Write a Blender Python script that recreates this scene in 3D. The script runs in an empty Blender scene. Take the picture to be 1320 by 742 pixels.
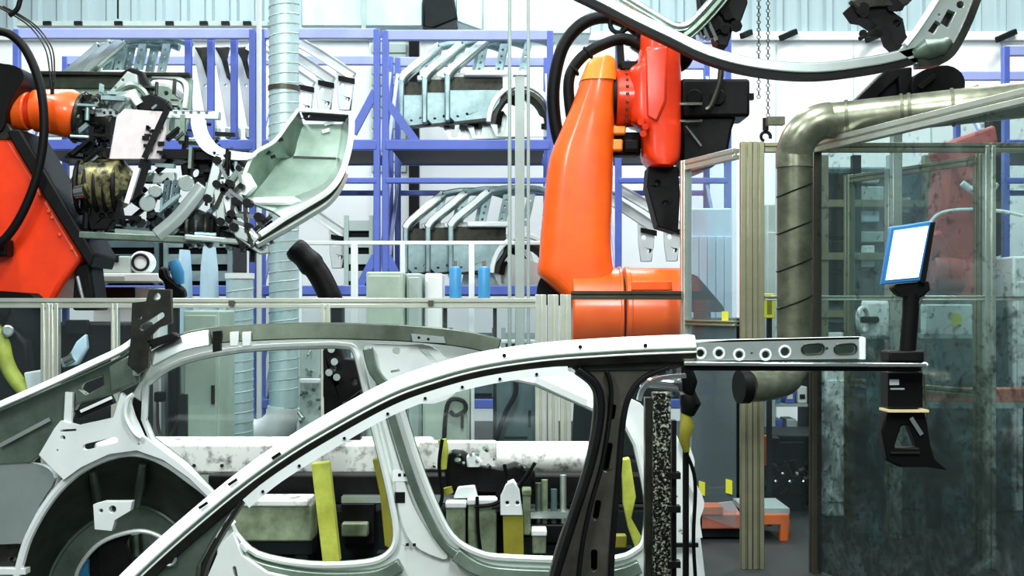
import bpy, bmesh, math, random
from mathutils import Vector, Matrix
from mathutils.geometry import tessellate_polygon

SC = bpy.context.scene
COL = SC.collection

# ------------------------------------------------------------------ camera
FPX, CX, HY, HC = 1600.0, 660.0, 393.0, 1.4      # focal length in px, centre x, horizon y, eye height
cam_d = bpy.data.cameras.new('camera')
cam_d.sensor_width = 36.0
cam_d.lens = FPX / 1320.0 * 36.0
cam_d.shift_y = (HY - 371.0) / 1320.0
cam_d.clip_start, cam_d.clip_end = 0.05, 200
cam = bpy.data.objects.new('camera', cam_d)
COL.objects.link(cam)
cam.location = (0, 0, HC)
cam.rotation_euler = (math.pi / 2, 0, 0)
SC.camera = cam

# ------------------------------------------------------------------ light
world = bpy.data.worlds.new('daylight')
SC.world = world
world.use_nodes = True
bg = world.node_tree.nodes['Background']
bg.inputs[0].default_value = (0.84, 0.96, 1.0, 1)
bg.inputs[1].default_value = 0.16

def area_light(name, loc, size, size_y, power, color=(0.95, 1.0, 1.0)):
    d = bpy.data.lights.new(name, 'AREA')
    d.shape = 'RECTANGLE'
    d.size, d.size_y, d.energy, d.color = size, size_y, power, color
    o = bpy.data.objects.new(name, d)
    COL.objects.link(o)
    o.location = loc
    return o
for i, (x, y, p) in enumerate(((-4.2, 5.0, 260), (0.0, 4.0, 380), (4.2, 5.0, 200),
                               (-4.2, 10.0, 170), (0.0, 10.0, 170), (4.2, 10.0, 170),
                               (-4.0, 12.6, 150), (1.0, 12.6, 150), (6.0, 12.6, 150))):
    area_light('ceiling_lamp_%d' % i, (x, y, 7.2), 0.9, 3.4 if y < 12 else 1.6, p)
# added fill lights behind the camera, brightening surfaces that face it
for i, x in enumerate((-2.4, 1.2)):
    o = area_light('front_fill_%d' % i, (x, 0.9, 4.3), 0.5, 1.8, 150)
    o.rotation_euler = (math.radians(38), 0, 0)

SC.view_settings.view_transform = 'Standard'
SC.view_settings.look = 'None'
SC.view_settings.exposure = 0.28
SC.view_settings.gamma = 1.0
SC.view_settings.use_curve_mapping = False

# ------------------------------------------------------------------ materials
def lin(c):
    return tuple(((v / 255.0) / 12.92 if v / 255.0 <= 0.04045 else ((v / 255.0 + 0.055) / 1.055) ** 2.4) for v in c) + (1.0,)

MATS = {}
def mat(name, rgb, rough=0.5, metal=0.0, noise=0.0, scale=12.0, bump=0.0, rgb2=None, cut=None, stretch=None, coat=0.0):
    """Principled material whose colour drifts by a noise towards rgb2 (grain, grime, wear)."""
    m = bpy.data.materials.new(name)
    m.use_nodes = True
    nt = m.node_tree
    b = nt.nodes['Principled BSDF']
    b.inputs['Roughness'].default_value = rough
    b.inputs['Metallic'].default_value = metal
    if coat:
        b.inputs['Coat Weight'].default_value = coat
        b.inputs['Coat Roughness'].default_value = 0.15
    if max(rgb) < 40:                       # matt black parts hardly shine
        b.inputs['Specular IOR Level'].default_value = 0.18
    c1 = lin(rgb)
    b.inputs['Base Color'].default_value = c1
    if noise or bump:
        tc = nt.nodes.new('ShaderNodeTexCoord')
        mp = nt.nodes.new('ShaderNodeMapping')
        if stretch:
            mp.inputs['Scale'].default_value = stretch
        nt.links.new(tc.outputs['Object'], mp.inputs['Vector'])
        nz = nt.nodes.new('ShaderNodeTexNoise')
        nz.inputs['Scale'].default_value = scale
        nz.inputs['Detail'].default_value = 5
        nz.inputs['Roughness'].default_value = 0.65
        nt.links.new(mp.outputs['Vector'], nz.inputs['Vector'])
    if noise:
        rp = nt.nodes.new('ShaderNodeValToRGB')
        lo, hi = cut if cut else (0.35, 0.7)
        rp.color_ramp.elements[0].position = lo
        rp.color_ramp.elements[1].position = hi
        c2 = lin(rgb2) if rgb2 else tuple(v * (1 - noise) for v in c1[:3]) + (1,)
        rp.color_ramp.elements[0].color = c1
        rp.color_ramp.elements[1].color = c2
        nt.links.new(nz.outputs['Fac'], rp.inputs['Fac'])
        nt.links.new(rp.outputs['Color'], b.inputs['Base Color'])
    if bump:
        bp = nt.nodes.new('ShaderNodeBump')
        bp.inputs['Strength'].default_value = bump
        bp.inputs['Distance'].default_value = 0.01
        nt.links.new(nz.outputs['Fac'], bp.inputs['Height'])
        nt.links.new(bp.outputs['Normal'], b.inputs['Normal'])
    MATS[name] = m
    return m

def glass(name, tint, haze, dirt, scale=3.0, cut=(0.45, 0.75), gloss=0.07, hazecol=(200, 222, 225), splash=False):
    """Clear sheet: tinted see-through, a little mirror, a thin film of haze and blotches of dirt."""
    m = bpy.data.materials.new(name)
    m.use_nodes = True
    nt = m.node_tree
    nt.nodes.clear()
    N, L = nt.nodes.new, nt.links.new
    out = N('ShaderNodeOutputMaterial')
    tr = N('ShaderNodeBsdfTransparent'); tr.inputs[0].default_value = lin(tint)
    gl = N('ShaderNodeBsdfGlossy'); gl.inputs['Roughness'].default_value = 0.06
    mx = N('ShaderNodeMixShader'); mx.inputs[0].default_value = gloss
    L(tr.outputs[0], mx.inputs[1]); L(gl.outputs[0], mx.inputs[2])
    df = N('ShaderNodeBsdfDiffuse'); df.inputs[0].default_value = lin(hazecol)
    mh = N('ShaderNodeMixShader'); mh.inputs[0].default_value = haze
    L(mx.outputs[0], mh.inputs[1]); L(df.outputs[0], mh.inputs[2])
    last = mh
    if dirt:
        tc = N('ShaderNodeTexCoord')
        nz = N('ShaderNodeTexNoise'); nz.inputs['Scale'].default_value = scale
        nz.inputs['Detail'].default_value = 9; nz.inputs['Roughness'].default_value = 0.7
        nz.inputs['Distortion'].default_value = 0.8
        L(tc.outputs['Object'], nz.inputs['Vector'])
        rp = N('ShaderNodeValToRGB')
        rp.color_ramp.elements[0].position, rp.color_ramp.elements[1].position = cut
        rp.color_ramp.elements[0].color = (0, 0, 0, 1)
        rp.color_ramp.elements[1].color = (dirt, dirt, dirt, 1)
        if splash:                      # weld spatter sits thickest on the lower half of the sheet
            sx = N('ShaderNodeSeparateXYZ'); L(tc.outputs['Object'], sx.inputs[0])
            mr = N('ShaderNodeMapRange'); mr.inputs[1].default_value = 0.35; mr.inputs[2].default_value = -0.45
            mr.inputs[3].default_value = -0.12; mr.inputs[4].default_value = 0.14
            L(sx.outputs['Z'], mr.inputs[0])
            ad = N('ShaderNodeMath'); ad.operation = 'ADD'
            n2 = N('ShaderNodeTexNoise'); n2.inputs['Scale'].default_value = 28; n2.inputs['Detail'].default_value = 3
            L(tc.outputs['Object'], n2.inputs['Vector'])
            r2 = N('ShaderNodeMapRange'); r2.inputs[1].default_value = 0.56; r2.inputs[2].default_value = 0.66
            r2.inputs[3].default_value = 0.0; r2.inputs[4].default_value = 0.16
            L(n2.outputs['Fac'], r2.inputs[0])
            ad2 = N('ShaderNodeMath'); ad2.operation = 'ADD'
            L(nz.outputs['Fac'], ad.inputs[0]); L(mr.outputs[0], ad.inputs[1])
            L(ad.outputs[0], ad2.inputs[0]); L(r2.outputs[0], ad2.inputs[1]); L(ad2.outputs[0], rp.inputs['Fac'])
        else:
            L(nz.outputs['Fac'], rp.inputs['Fac'])
        dd = N('ShaderNodeBsdfDiffuse'); dd.inputs[0].default_value = lin((34, 40, 37))
        md = N('ShaderNodeMixShader')
        L(rp.outputs['Color'], md.inputs[0]); L(mh.outputs[0], md.inputs[1]); L(dd.outputs[0], md.inputs[2])
        last = md
    L(last.outputs[0], out.inputs[0])
    MATS[name] = m
    return m

def emis(name, rgb, s):
    m = bpy.data.materials.new(name); m.use_nodes = True
    b = m.node_tree.nodes['Principled BSDF']
    b.inputs['Base Color'].default_value = lin(rgb)
    b.inputs['Emission Color'].default_value = lin(rgb)
    b.inputs['Emission Strength'].default_value = s
    MATS[name] = m

mat('wall_white', (244, 250, 250), 0.8, noise=0.06, scale=1.5)
mat('cladding', (168, 190, 194), 0.55, 0.2, noise=0.12, scale=3, stretch=(3, 1, 0.15))
mat('floor_concrete', (40, 46, 46), 0.6, noise=0.3, scale=3, bump=0.1)
mat('duct_pale', (196, 224, 226), 0.4, 0.35, noise=0.2, scale=8, stretch=(1, 1, 0.4))
mat('duct_olive', (168, 172, 150), 0.32, 0.75, noise=0.35, scale=6, rgb2=(96, 100, 82))
mat('duct_dark', (112, 116, 96), 0.4, 0.6, noise=0.4, scale=7, rgb2=(70, 74, 60))
mat('steel', (214, 228, 222), 0.3, 0.82, noise=0.16, scale=5, bump=0.03)
mat('steel_pale', (238, 246, 242), 0.4, 0.25, noise=0.1, scale=6)
mat('steel_green', (132, 150, 136), 0.36, 0.75, noise=0.3, scale=5, rgb2=(92, 108, 96))  # greenish steel; on the car body dark green shade is in the colour
mat('steel_olive_shade', (74, 84, 70), 0.36, 0.6, noise=0.3, scale=6, rgb2=(46, 54, 44))  # car steel with its dark reflections put into the colour
mat('pillar_brown', (104, 102, 92), 0.34, 0.65, noise=0.4, scale=7, rgb2=(70, 68, 60))
mat('steel_teal', (168, 194, 194), 0.36, 0.6, noise=0.3, scale=5, rgb2=(120, 148, 150))
mat('sheet_green', (160, 184, 168), 0.4, 0.4, noise=0.2, scale=4, rgb2=(130, 154, 140))
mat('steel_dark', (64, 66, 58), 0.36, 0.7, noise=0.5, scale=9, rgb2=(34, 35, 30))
mat('alu_profile', (208, 214, 200), 0.35, 0.7, noise=0.15, scale=10)
mat('alu_olive', (150, 150, 122), 0.4, 0.6, noise=0.2, scale=10)  # aluminium in a darker olive tone
mat('alu_dark', (92, 88, 76), 0.4, 0.6, noise=0.2, scale=10)
mat('groove', (52, 52, 44), 0.6, 0.3)
mat('rack_blue', (86, 108, 196), 0.45, 0.0, noise=0.15, scale=7)
mat('rack_pale', (166, 178, 232), 0.5, 0.0, noise=0.1, scale=7)
mat('rack_deck_shade', (9, 12, 32), 0.55, 0.0, noise=0.2, scale=7)  # shelf decks, the shade of their undersides put into the blue
mat('robot_orange', (255, 104, 14), 0.38, 0.0, noise=0.12, scale=3, rgb2=(244, 84, 8), coat=0.4)
mat('robot_orange_graded', (238, 60, 6), 0.36, 0.0, noise=0.15, scale=3, rgb2=(212, 42, 4), coat=0.4)  # same paint as robot_orange, redder cast of the grading put into the colour
mat('robot_hazed', (196, 92, 84), 0.5, 0.0, noise=0.3, scale=4, rgb2=(150, 70, 70))  # robot red with the haze of the panes put into the colour
mat('robot_amber', (255, 158, 44), 0.4, 0.0, noise=0.12, scale=4, coat=0.3)  # amber; on top of the lower arm it stands for a highlight
mat('rubber', (5, 6, 6), 0.5, 0.0, noise=0.3, scale=14)
mat('black_metal', (5, 6, 7), 0.5, 0.0, noise=0.5, scale=14, rgb2=(17, 18, 18))
mat('chrome', (226, 232, 230), 0.16, 1.0)
mat('machine_grey', (176, 194, 188), 0.5, 0.1, noise=0.15, scale=5)
mat('machine_white', (232, 240, 238), 0.5, 0.0, noise=0.08, scale=5)
mat('machine_green', (178, 200, 182), 0.5, 0.05, noise=0.2, scale=6)
mat('machine_dark', (24, 31, 32), 0.5, 0.2, noise=0.4, scale=6)
mat('machine_teal', (86, 112, 116), 0.5, 0.2, noise=0.4, scale=5)
mat('spatter', (12, 13, 11), 0.45, 0.2, noise=1, scale=110, rgb2=(176, 182, 160), cut=(0.52, 0.62))
mat('dirty_white', (232, 236, 230), 0.45, 0.2, noise=1, scale=16, rgb2=(70, 76, 66), cut=(0.5, 0.72))
mat('fixture_green', (142, 158, 128), 0.5, 0.1, noise=0.6, scale=9, rgb2=(84, 96, 72))
mat('yellow_green', (196, 206, 84), 0.5, 0.0, noise=0.3, scale=8, rgb2=(150, 156, 50))
mat('olive_yellow', (140, 136, 34), 0.5, 0.0, noise=0.3, scale=8)
mat('brass_grime', (132, 128, 86), 0.4, 0.6, noise=1, scale=14, rgb2=(20, 22, 18), cut=(0.42, 0.6))
mat('pink_plate', (222, 212, 212), 0.6, 0.0, noise=0.12, scale=16)
mat('sticker_yellow', (226, 228, 60), 0.5)
mat('gas_blue', (64, 150, 204), 0.35, 0.0, noise=0.1, scale=5)
mat('frame_blue', (40, 112, 168), 0.4)
mat('orange_box', (240, 112, 40), 0.5, 0.0, noise=0.2, scale=6)
mat('salmon', (214, 120, 96), 0.5, 0.0, noise=0.2, scale=6)
mat('ring_cream', (222, 206, 150), 0.4)
mat('sheet_blue', (190, 220, 234), 0.8, 0.0, noise=0.2, scale=3, bump=0.6)
glass('pane_clear', (248, 252, 252), 0.008, 0.04, 2.0, (0.5, 0.8), gloss=0.025)
glass('pane_blue', (240, 248, 252), 0.07, 0.08, 2.0, (0.5, 0.8), gloss=0.05)
glass('pane_tint', (240, 248, 248), 0.04, 0.12, 2.2, (0.48, 0.8), gloss=0.05)
glass('pane_dirty', (234, 243, 242), 0.05, 0.66, 4.5, (0.46, 0.72), gloss=0.05, hazecol=(100, 124, 124), splash=True)
emis('screen', (246, 250, 255), 0.9)

# ------------------------------------------------------------------ geometry helpers
def P(x, y, Y):
    """Photo pixel at depth Y (metres from the camera) -> point in the hall."""
    return Vector(((x - CX) / FPX * Y, Y, HC - (y - HY) / FPX * Y))

def PZ(x, Z, Y):
    return Vector(((x - CX) / FPX * Y, Y, Z))

ORG = {}        # world origin of every object built here

def smooth(pts, n=6, closed=False):
    """Catmull-Rom through points (tuples or Vectors)."""
    pts = [Vector(p) for p in pts]
    out, m = [], len(pts)
    rng = range(m) if closed else range(m - 1)
    for i in rng:
        if closed:
            p0, p1, p2, p3 = pts[i - 1], pts[i], pts[(i + 1) % m], pts[(i + 2) % m]
        else:
            p0, p1, p2, p3 = pts[max(i - 1, 0)], pts[i], pts[i + 1], pts[min(i + 2, m - 1)]
        for k in range(n):
            t = k / n
            out.append(0.5 * ((2 * p1) + (p2 - p0) * t + (2 * p0 - 5 * p1 + 4 * p2 - p3) * t * t + (3 * p1 - p0 - 3 * p2 + p3) * t ** 3))
    if not closed:
        out.append(pts[-1])
    return out

class MB:
    def __init__(s):
        s.v, s.f = [], []
    def add(s, vs, fs):
        o = len(s.v)
        s.v += [Vector(v) for v in vs]
        s.f += [tuple(i + o for i in f) for f in fs]
        return s
    def box(s, c, size, rot=None):
        c = Vector(c); h = Vector(size) / 2
        vs = [Vector((x * h.x, y * h.y, z * h.z)) for x in (-1, 1) for y in (-1, 1) for z in (-1, 1)]
        if rot is not None:
            vs = [rot @ v for v in vs]
        return s.add([v + c for v in vs], [(0, 1, 3, 2), (4, 6, 7, 5), (0, 4, 5, 1), (2, 3, 7, 6), (0, 2, 6, 4), (1, 5, 7, 3)])
    def pbox(s, x0, y0, x1, y1, Y, dep):
        """Box whose front face covers a pixel rectangle at depth Y and that runs dep metres back."""
        a, b = P(x0, y0, Y), P(x1, y1, Y)
        return s.box(((a.x + b.x) / 2, Y + dep / 2, (a.z + b.z) / 2), (abs(b.x - a.x), dep, abs(a.z - b.z)))
    def bar(s, a, b, w, h, up=(0, 0, 1)):
        a, b = Vector(a), Vector(b)
        t = (b - a).normalized(); up = Vector(up)
        if abs(t.dot(up)) > 0.97:
            up = Vector((0, 1, 0))
        sd = t.cross(up).normalized(); u = sd.cross(t)
        vs = []
        for p in (a, b):
            for i, j in ((-1, -1), (1, -1), (1, 1), (-1, 1)):
                vs.append(p + sd * (i * w / 2) + u * (j * h / 2))
        return s.add(vs, [(0, 1, 2, 3), (7, 6, 5, 4), (0, 4, 5, 1), (1, 5, 6, 2), (2, 6, 7, 3), (3, 7, 4, 0)])
    def cyl(s, a, b, r, seg=16, r2=None):
        return s.tube([a, b], r, seg, r2)
    def tube(s, path, r, seg=10, r2=None):
        path = [Vector(p) for p in path]; n = len(path)
        t = (path[1] - path[0]).normalized()
        u = t.orthogonal().normalized()
        vs, fs = [], []
        for i, p in enumerate(path):
            tt = (path[min(i + 1, n - 1)] - path[max(i - 1, 0)])
            if tt.length > 1e-9:
                tt.normalize()
                q = t.rotation_difference(tt); u = q @ u; t = tt
            w = t.cross(u).normalized()
            if isinstance(r, (list, tuple)):
                rr = r[i]
            else:
                rr = r if r2 is None else r + (r2 - r) * i / (n - 1)
            for k in range(seg):
                a = 2 * math.pi * k / seg
                vs.append(p + (u * math.cos(a) + w * math.sin(a)) * rr)
        for i in range(n - 1):
            for k in range(seg):
                a, b = i * seg + k, i * seg + (k + 1) % seg
                fs.append((a, b, b + seg, a + seg))
        fs.append(tuple(range(seg))[::-1]); fs.append(tuple(range((n - 1) * seg, n * seg)))
        return s.add(vs, fs)
    def sweep(s, path, prof, dv=(0, 1, 0), scale=None):
        """Sweep a closed profile (u along in-plane normal, v along dv) down a path."""
        path = [Vector(p) for p in path]; n = len(path); m = len(prof); dv = Vector(dv)
        vs, fs = [], []
        for i, p in enumerate(path):
            t = (path[min(i + 1, n - 1)] - path[max(i - 1, 0)]).normalized()
            u = t.cross(dv).normalized()
            k = scale[i] if scale else 1.0
            for a, b in prof:
                vs.append(p + u * (a * k) + dv * b)
        for i in range(n - 1):
            for j in range(m):
                a, b = i * m + j, i * m + (j + 1) % m
                fs.append((a, b, b + m, a + m))
        fs.append(tuple(range(m))[::-1]); fs.append(tuple(range((n - 1) * m, n * m)))
        return s.add(vs, fs)
    def plate(s, outer, holes, fn, off):
        """Flat sheet with holes: 2D outlines mapped by fn, thickened by the vector off."""
        loops = [[Vector((p[0], p[1], 0)) for p in l] for l in [outer] + list(holes)]
        tris = tessellate_polygon(loops)
        flat = [p for l in loops for p in l]; n = len(flat); off = Vector(off)
        fr = [fn(p.x, p.y) for p in flat]
        vs = fr + [p + off for p in fr]
        fs = [tuple(t) for t in tris] + [tuple(i + n for i in t)[::-1] for t in tris]
        o = 0
        for l in loops:
            m = len(l)
            for i in range(m):
                a, b = o + i, o + (i + 1) % m
                fs.append((a, b, b + n, a + n))
            o += m
        return s.add(vs, fs)
    def pplate(s, outer, holes, Y, dep):
        return s.plate(outer, holes, lambda x, y: P(x, y, Y), (0, dep, 0))
    def loft(s, rows, Y, dep, ex=3.2, n=20):
        """Rounded casting: pixel rows (y, x left, x right) with a superellipse section dep deep."""
        rows = [Vector(r) for r in rows]
        rows = smooth(rows, 3)
        vs, fs = [], []
        for r in rows:
            a, b = P(r.y, r.x, Y), P(r.z, r.x, Y)
            c = (a + b) / 2; hw = (b.x - a.x) / 2
            for k in range(n):
                t = 2 * math.pi * k / n
                ct, st_ = math.cos(t), math.sin(t)
                vs.append(Vector((c.x + hw * math.copysign(abs(ct) ** (2 / ex), ct), Y + dep / 2 * math.copysign(abs(st_) ** (2 / ex), st_), c.z)))
        for i in range(len(rows) - 1):
            for k in range(n):
                a, b = i * n + k, i * n + (k + 1) % n
                fs.append((a, b, b + n, a + n))
        fs.append(tuple(range(n))[::-1]); fs.append(tuple(range((len(rows) - 1) * n, len(rows) * n)))
        return s.add(vs, fs)
    def ring(s, c, axis, R, r, seg=20, sub=8, a0=0, a1=2 * math.pi):
        c = Vector(c); ax = Vector(axis).normalized(); u = ax.orthogonal().normalized(); w = ax.cross(u)
        n = seg + 1
        return s.tube([c + (u * math.cos(a0 + (a1 - a0) * i / seg) + w * math.sin(a0 + (a1 - a0) * i / seg)) * R for i in range(n)], r, sub)
    def ball(s, c, r, seg=10):
        c = Vector(c); vs, fs = [], []
        rr = Vector(r) if hasattr(r, '__len__') else Vector((r, r, r))
        rows = seg // 2 + 1
        for i in range(rows):
            th = math.pi * (i + 0.001) / (rows - 1 + 0.002)
            for k in range(seg):
                ph = 2 * math.pi * k / seg
                vs.append(c + Vector((rr.x * math.sin(th) * math.cos(ph), rr.y * math.sin(th) * math.sin(ph), rr.z * math.cos(th))))
        for i in range(rows - 1):
            for k in range(seg):
                a, b = i * seg + k, i * seg + (k + 1) % seg
                fs.append((a, b, b + seg, a + seg))
        fs.append(tuple(range(seg))[::-1]); fs.append(tuple(range((rows - 1) * seg, rows * seg)))
        return s.add(vs, fs)
    def build(s, name, m, parent=None, bevel=0.0, seg=2, ang=38, subsurf=0, kind=None):
        lo = Vector((min(v.x for v in s.v), min(v.y for v in s.v), min(v.z for v in s.v)))
        hi = Vector((max(v.x for v in s.v), max(v.y for v in s.v), max(v.z for v in s.v)))
        c = (lo + hi) / 2
        if parent is None:
            c.z = lo.z
        me = bpy.data.meshes.new(name)
        me.from_pydata([v - c for v in s.v], [], s.f)
        bm = bmesh.new(); bm.from_mesh(me)
        bmesh.ops.recalc_face_normals(bm, faces=bm.faces)
        bm.to_mesh(me); bm.free()
        me.polygons.foreach_set('use_smooth', [True] * len(me.polygons))
        me.set_sharp_from_angle(angle=math.radians(ang))
        me.materials.append(MATS[m])
        o = bpy.data.objects.new(name, me)
        COL.objects.link(o)
        ORG[o.name] = c.copy()
        if parent is not None:
            o.parent = parent
            o.location = c - ORG[parent.name]
        else:
            o.location = c
        if bevel:
            b = o.modifiers.new('bevel', 'BEVEL'); b.width = bevel; b.segments = seg
            b.limit_method = 'ANGLE'; b.angle_limit = math.radians(40)
            b.harden_normals = False
        if subsurf:
            b = o.modifiers.new('sub', 'SUBSURF'); b.levels = b.render_levels = subsurf
        if kind:
            o['kind'] = kind
        return o

def tag(o, label, cat, group=None):
    o['label'] = label; o['category'] = cat
    if group:
        o['group'] = group
    return o

def thing(name, loc, label, cat, group=None):
    o = bpy.data.objects.new(name, None)
    o.empty_display_size = 0.1
    COL.objects.link(o)
    o.location = Vector(loc)
    ORG[o.name] = Vector(loc)
    return tag(o, label, cat, group)

def struct(name, mb, m, **k):
    o = mb.build(name, m, None, **k)
    o['kind'] = 'structure'
    return o

def dup(o, shift, label=None, group=None, parent=None):
    """Copy of a thing with its parts and sub-parts, moved by shift."""
    c = o.copy(); COL.objects.link(c)
    if parent is None:
        c.location = o.location + Vector(shift)
        ORG[c.name] = ORG[o.name] + Vector(shift)
    else:
        c.parent = parent
    if label:
        c['label'] = label
    if group:
        c['group'] = group
    for ch in list(o.children):
        dup(ch, shift, parent=c)
    return c

def circ(cx, cy, rx, ry=None, n=12):
    ry = rx if ry is None else ry
    return [(cx + rx * math.cos(2 * math.pi * i / n), cy + ry * math.sin(2 * math.pi * i / n)) for i in range(n)]

def slot(x0, y0, x1, y1, r, n=5):
    """Outline of a rounded slot between two points."""
    d = math.atan2(y1 - y0, x1 - x0); out = []
    for i in range(n + 1):
        a = d - math.pi / 2 + math.pi * i / n; out.append((x1 + r * math.cos(a), y1 + r * math.sin(a)))
    for i in range(n + 1):
        a = d + math.pi / 2 + math.pi * i / n; out.append((x0 + r * math.cos(a), y0 + r * math.sin(a)))
    return out

def s2(pts, n=5, closed=False):
    return [(p.x, p.y) for p in smooth([(a, b, 0) for a, b in pts], n, closed)]

def pp(pts, Y, n=5):
    """Smoothed pixel path at depth Y."""
    return smooth([P(x, y, Y) for x, y in pts], n)

# ================================================================== THE HALL
struct('floor', MB().box((0, 7, -0.1), (19, 18, 0.2)), 'floor_concrete')
WY = 15.0
CLZ = P(0, 42, WY).z                                   # lower edge of the cladding
struct('wall_back', MB().box((0, WY + 0.1, CLZ / 2), (19, 0.2, CLZ)), 'wall_white')
wall_up = struct('wall_upper', MB().box((0, WY + 0.15, CLZ + 1.2), (19, 0.1, 2.4)), 'cladding')
sheet_v, rib = [], 0.3
mb = MB()
prof = []
for k in range(3):
    x = k * rib
    prof += [(x, 0), (x + 0.17, 0), (x + 0.2, -0.045), (x + 0.27, -0.045)]
prof.append((0.9, 0))
back = [(0.9, 0.04), (0, 0.04)]
loop = prof + back
n = len(loop)
vs = [Vector((a, WY + b + 0.05, CLZ)) for a, b in loop] + [Vector((a, WY + b + 0.05, CLZ + 2.4)) for a, b in loop]
for k in range(20):
    o = MB().add([v + Vector((-9 + 0.9 * k, 0, 0)) for v in vs],
                 [(i, (i + 1) % n, (i + 1) % n + n, i + n) for i in range(n)] + [tuple(range(n))[::-1], tuple(range(n, 2 * n))]).build('cladding_sheet', 'cladding', wall_up, ang=20)
struct('trim_1', MB().box((0, WY - 0.02, CLZ - 0.05), (19, 0.09, 0.1)), 'machine_white')
# wall panel joints
for i, x in enumerate((1000, 1100, 1200, 1290)):
    a = P(x, 300, WY).x
    struct('trim_%d' % (i + 2), MB().box((a, WY - 0.005, CLZ / 2), (0.012, 0.012, CLZ - 0.1)), 'duct_pale')
# roller shutter door seen through the rack
d = struct('door_1', MB().pbox(476, 52, 542, 400, WY - 0.03, 0.03), 'machine_white')
for k in range(12):
    MB().pbox(479, 56 + k * 14, 524, 68 + k * 14, WY - 0.06, 0.03).build('slat', 'machine_grey', d, bevel=0.008)
MB().pbox(527, 50, 540, 400, WY - 0.12, 0.09).build('door_jamb', 'black_metal', d)

# small slanted window stays under the cladding on the right
for i, (x, y, l, r) in enumerate(((962, 44, 12, 30), (1016, 45, 20, 28), (1126, 48, 18, 22), (1297, 46, 24, 20))):
    a = P(x - l / 2, y + l * 0.22, WY - 0.25); b = P(x + l / 2, y - l * 0.22, WY - 0.1)
    m = MB().bar(a, b, 0.06, 0.07)
    m.bar(b, b + Vector((0.02, 0.16, 0.0)), 0.02, 0.02)
    tag(m.build('window_stay', 'machine_dark', bevel=0.01), 'short dark slanted stay on the white wall below the ribbed cladding', 'stay', 'slanted stays on the white wall')

# chain hoist hanging in front of the white wall
t = thing('chain_hoist', P(986, 168, 12.0), 'thin steel chain with a crane hook beside the orange robot', 'hoist')
m = MB()
zb, zt = P(0, 158, 12).z, 6.6
k = 0
x0 = P(978, 0, 12).x; x1 = P(990, 0, 12).x
while zb + k * 0.036 < zt:
    for xx in (x0, x1):
        c = Vector((xx, 12, zb + k * 0.036 + (0.25 if xx == x0 else 0)))
        m.ring(c, (1, 0, 0) if k % 2 else (0, 1, 0), 0.018, 0.0055, 6, 4)
    k += 1
m.build('chain', 'steel_dark', t, kind='stuff')
m = MB()
hp = P(987, 168, 12)
m.tube([hp + Vector((0.045 * math.sin(a), 0, -0.06 - 0.045 * math.cos(a))) for a in [0.3 * i - 2.0 + math.pi for i in range(17)]], 0.017, 6)
m.cyl(hp + Vector((0.0, 0, 0.0)), hp + Vector((0.0, 0, 0.12)), 0.03, 8)
m.build('hook', 'black_metal', t)

# rectangular air duct with a fan box under the roof
t = thing('air_duct', P(500, 30, 13.2), 'pale rectangular air duct with dark fan box under the ribbed cladding', 'duct')
for a, b in ((388, 468), (469, 545)):
    MB().pbox(a, -30, b, 34, 13.2, 0.6).build('duct_section', 'duct_pale', t, bevel=0.015)
MB().pbox(466, -32, 471, 37, 13.15, 0.7).build('flange', 'machine_grey', t)
MB().pplate([(545, -6), (584, -10), (590, 24), (560, 36), (545, 34)], [], 13.1, 0.5).build('fan_box', 'machine_dark', t, bevel=0.02)
MB().pplate([(588, -25), (622, -40), (622, 40), (588, 28)], [], 13.2, 0.6).build('taper', 'duct_pale', t, bevel=0.015)
MB().pbox(622, -40, 762, 44, 13.3, 0.5).build('duct_section', 'duct_pale', t, bevel=0.015)
# cable tray with clamps
t = thing('cable_tray', P(200, 32, 13.6), 'thin pale cable tray with small black clamps above the blue racks', 'tray')
MB().pbox(20, 27, 345, 33, 13.6, 0.2).build('tray', 'machine_grey', t)
for x in (60, 100, 152, 218, 262, 290, 318):
    MB().pbox(x - 5, 27, x + 5, 32, 13.56, 0.05).build('clamp', 'machine_dark', t)
MB().cyl(P(152, 24, 13.5), PZ(152, 6.8, 13.5), 0.012, 6).build('hanger_rod', 'machine_dark', t)

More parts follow.
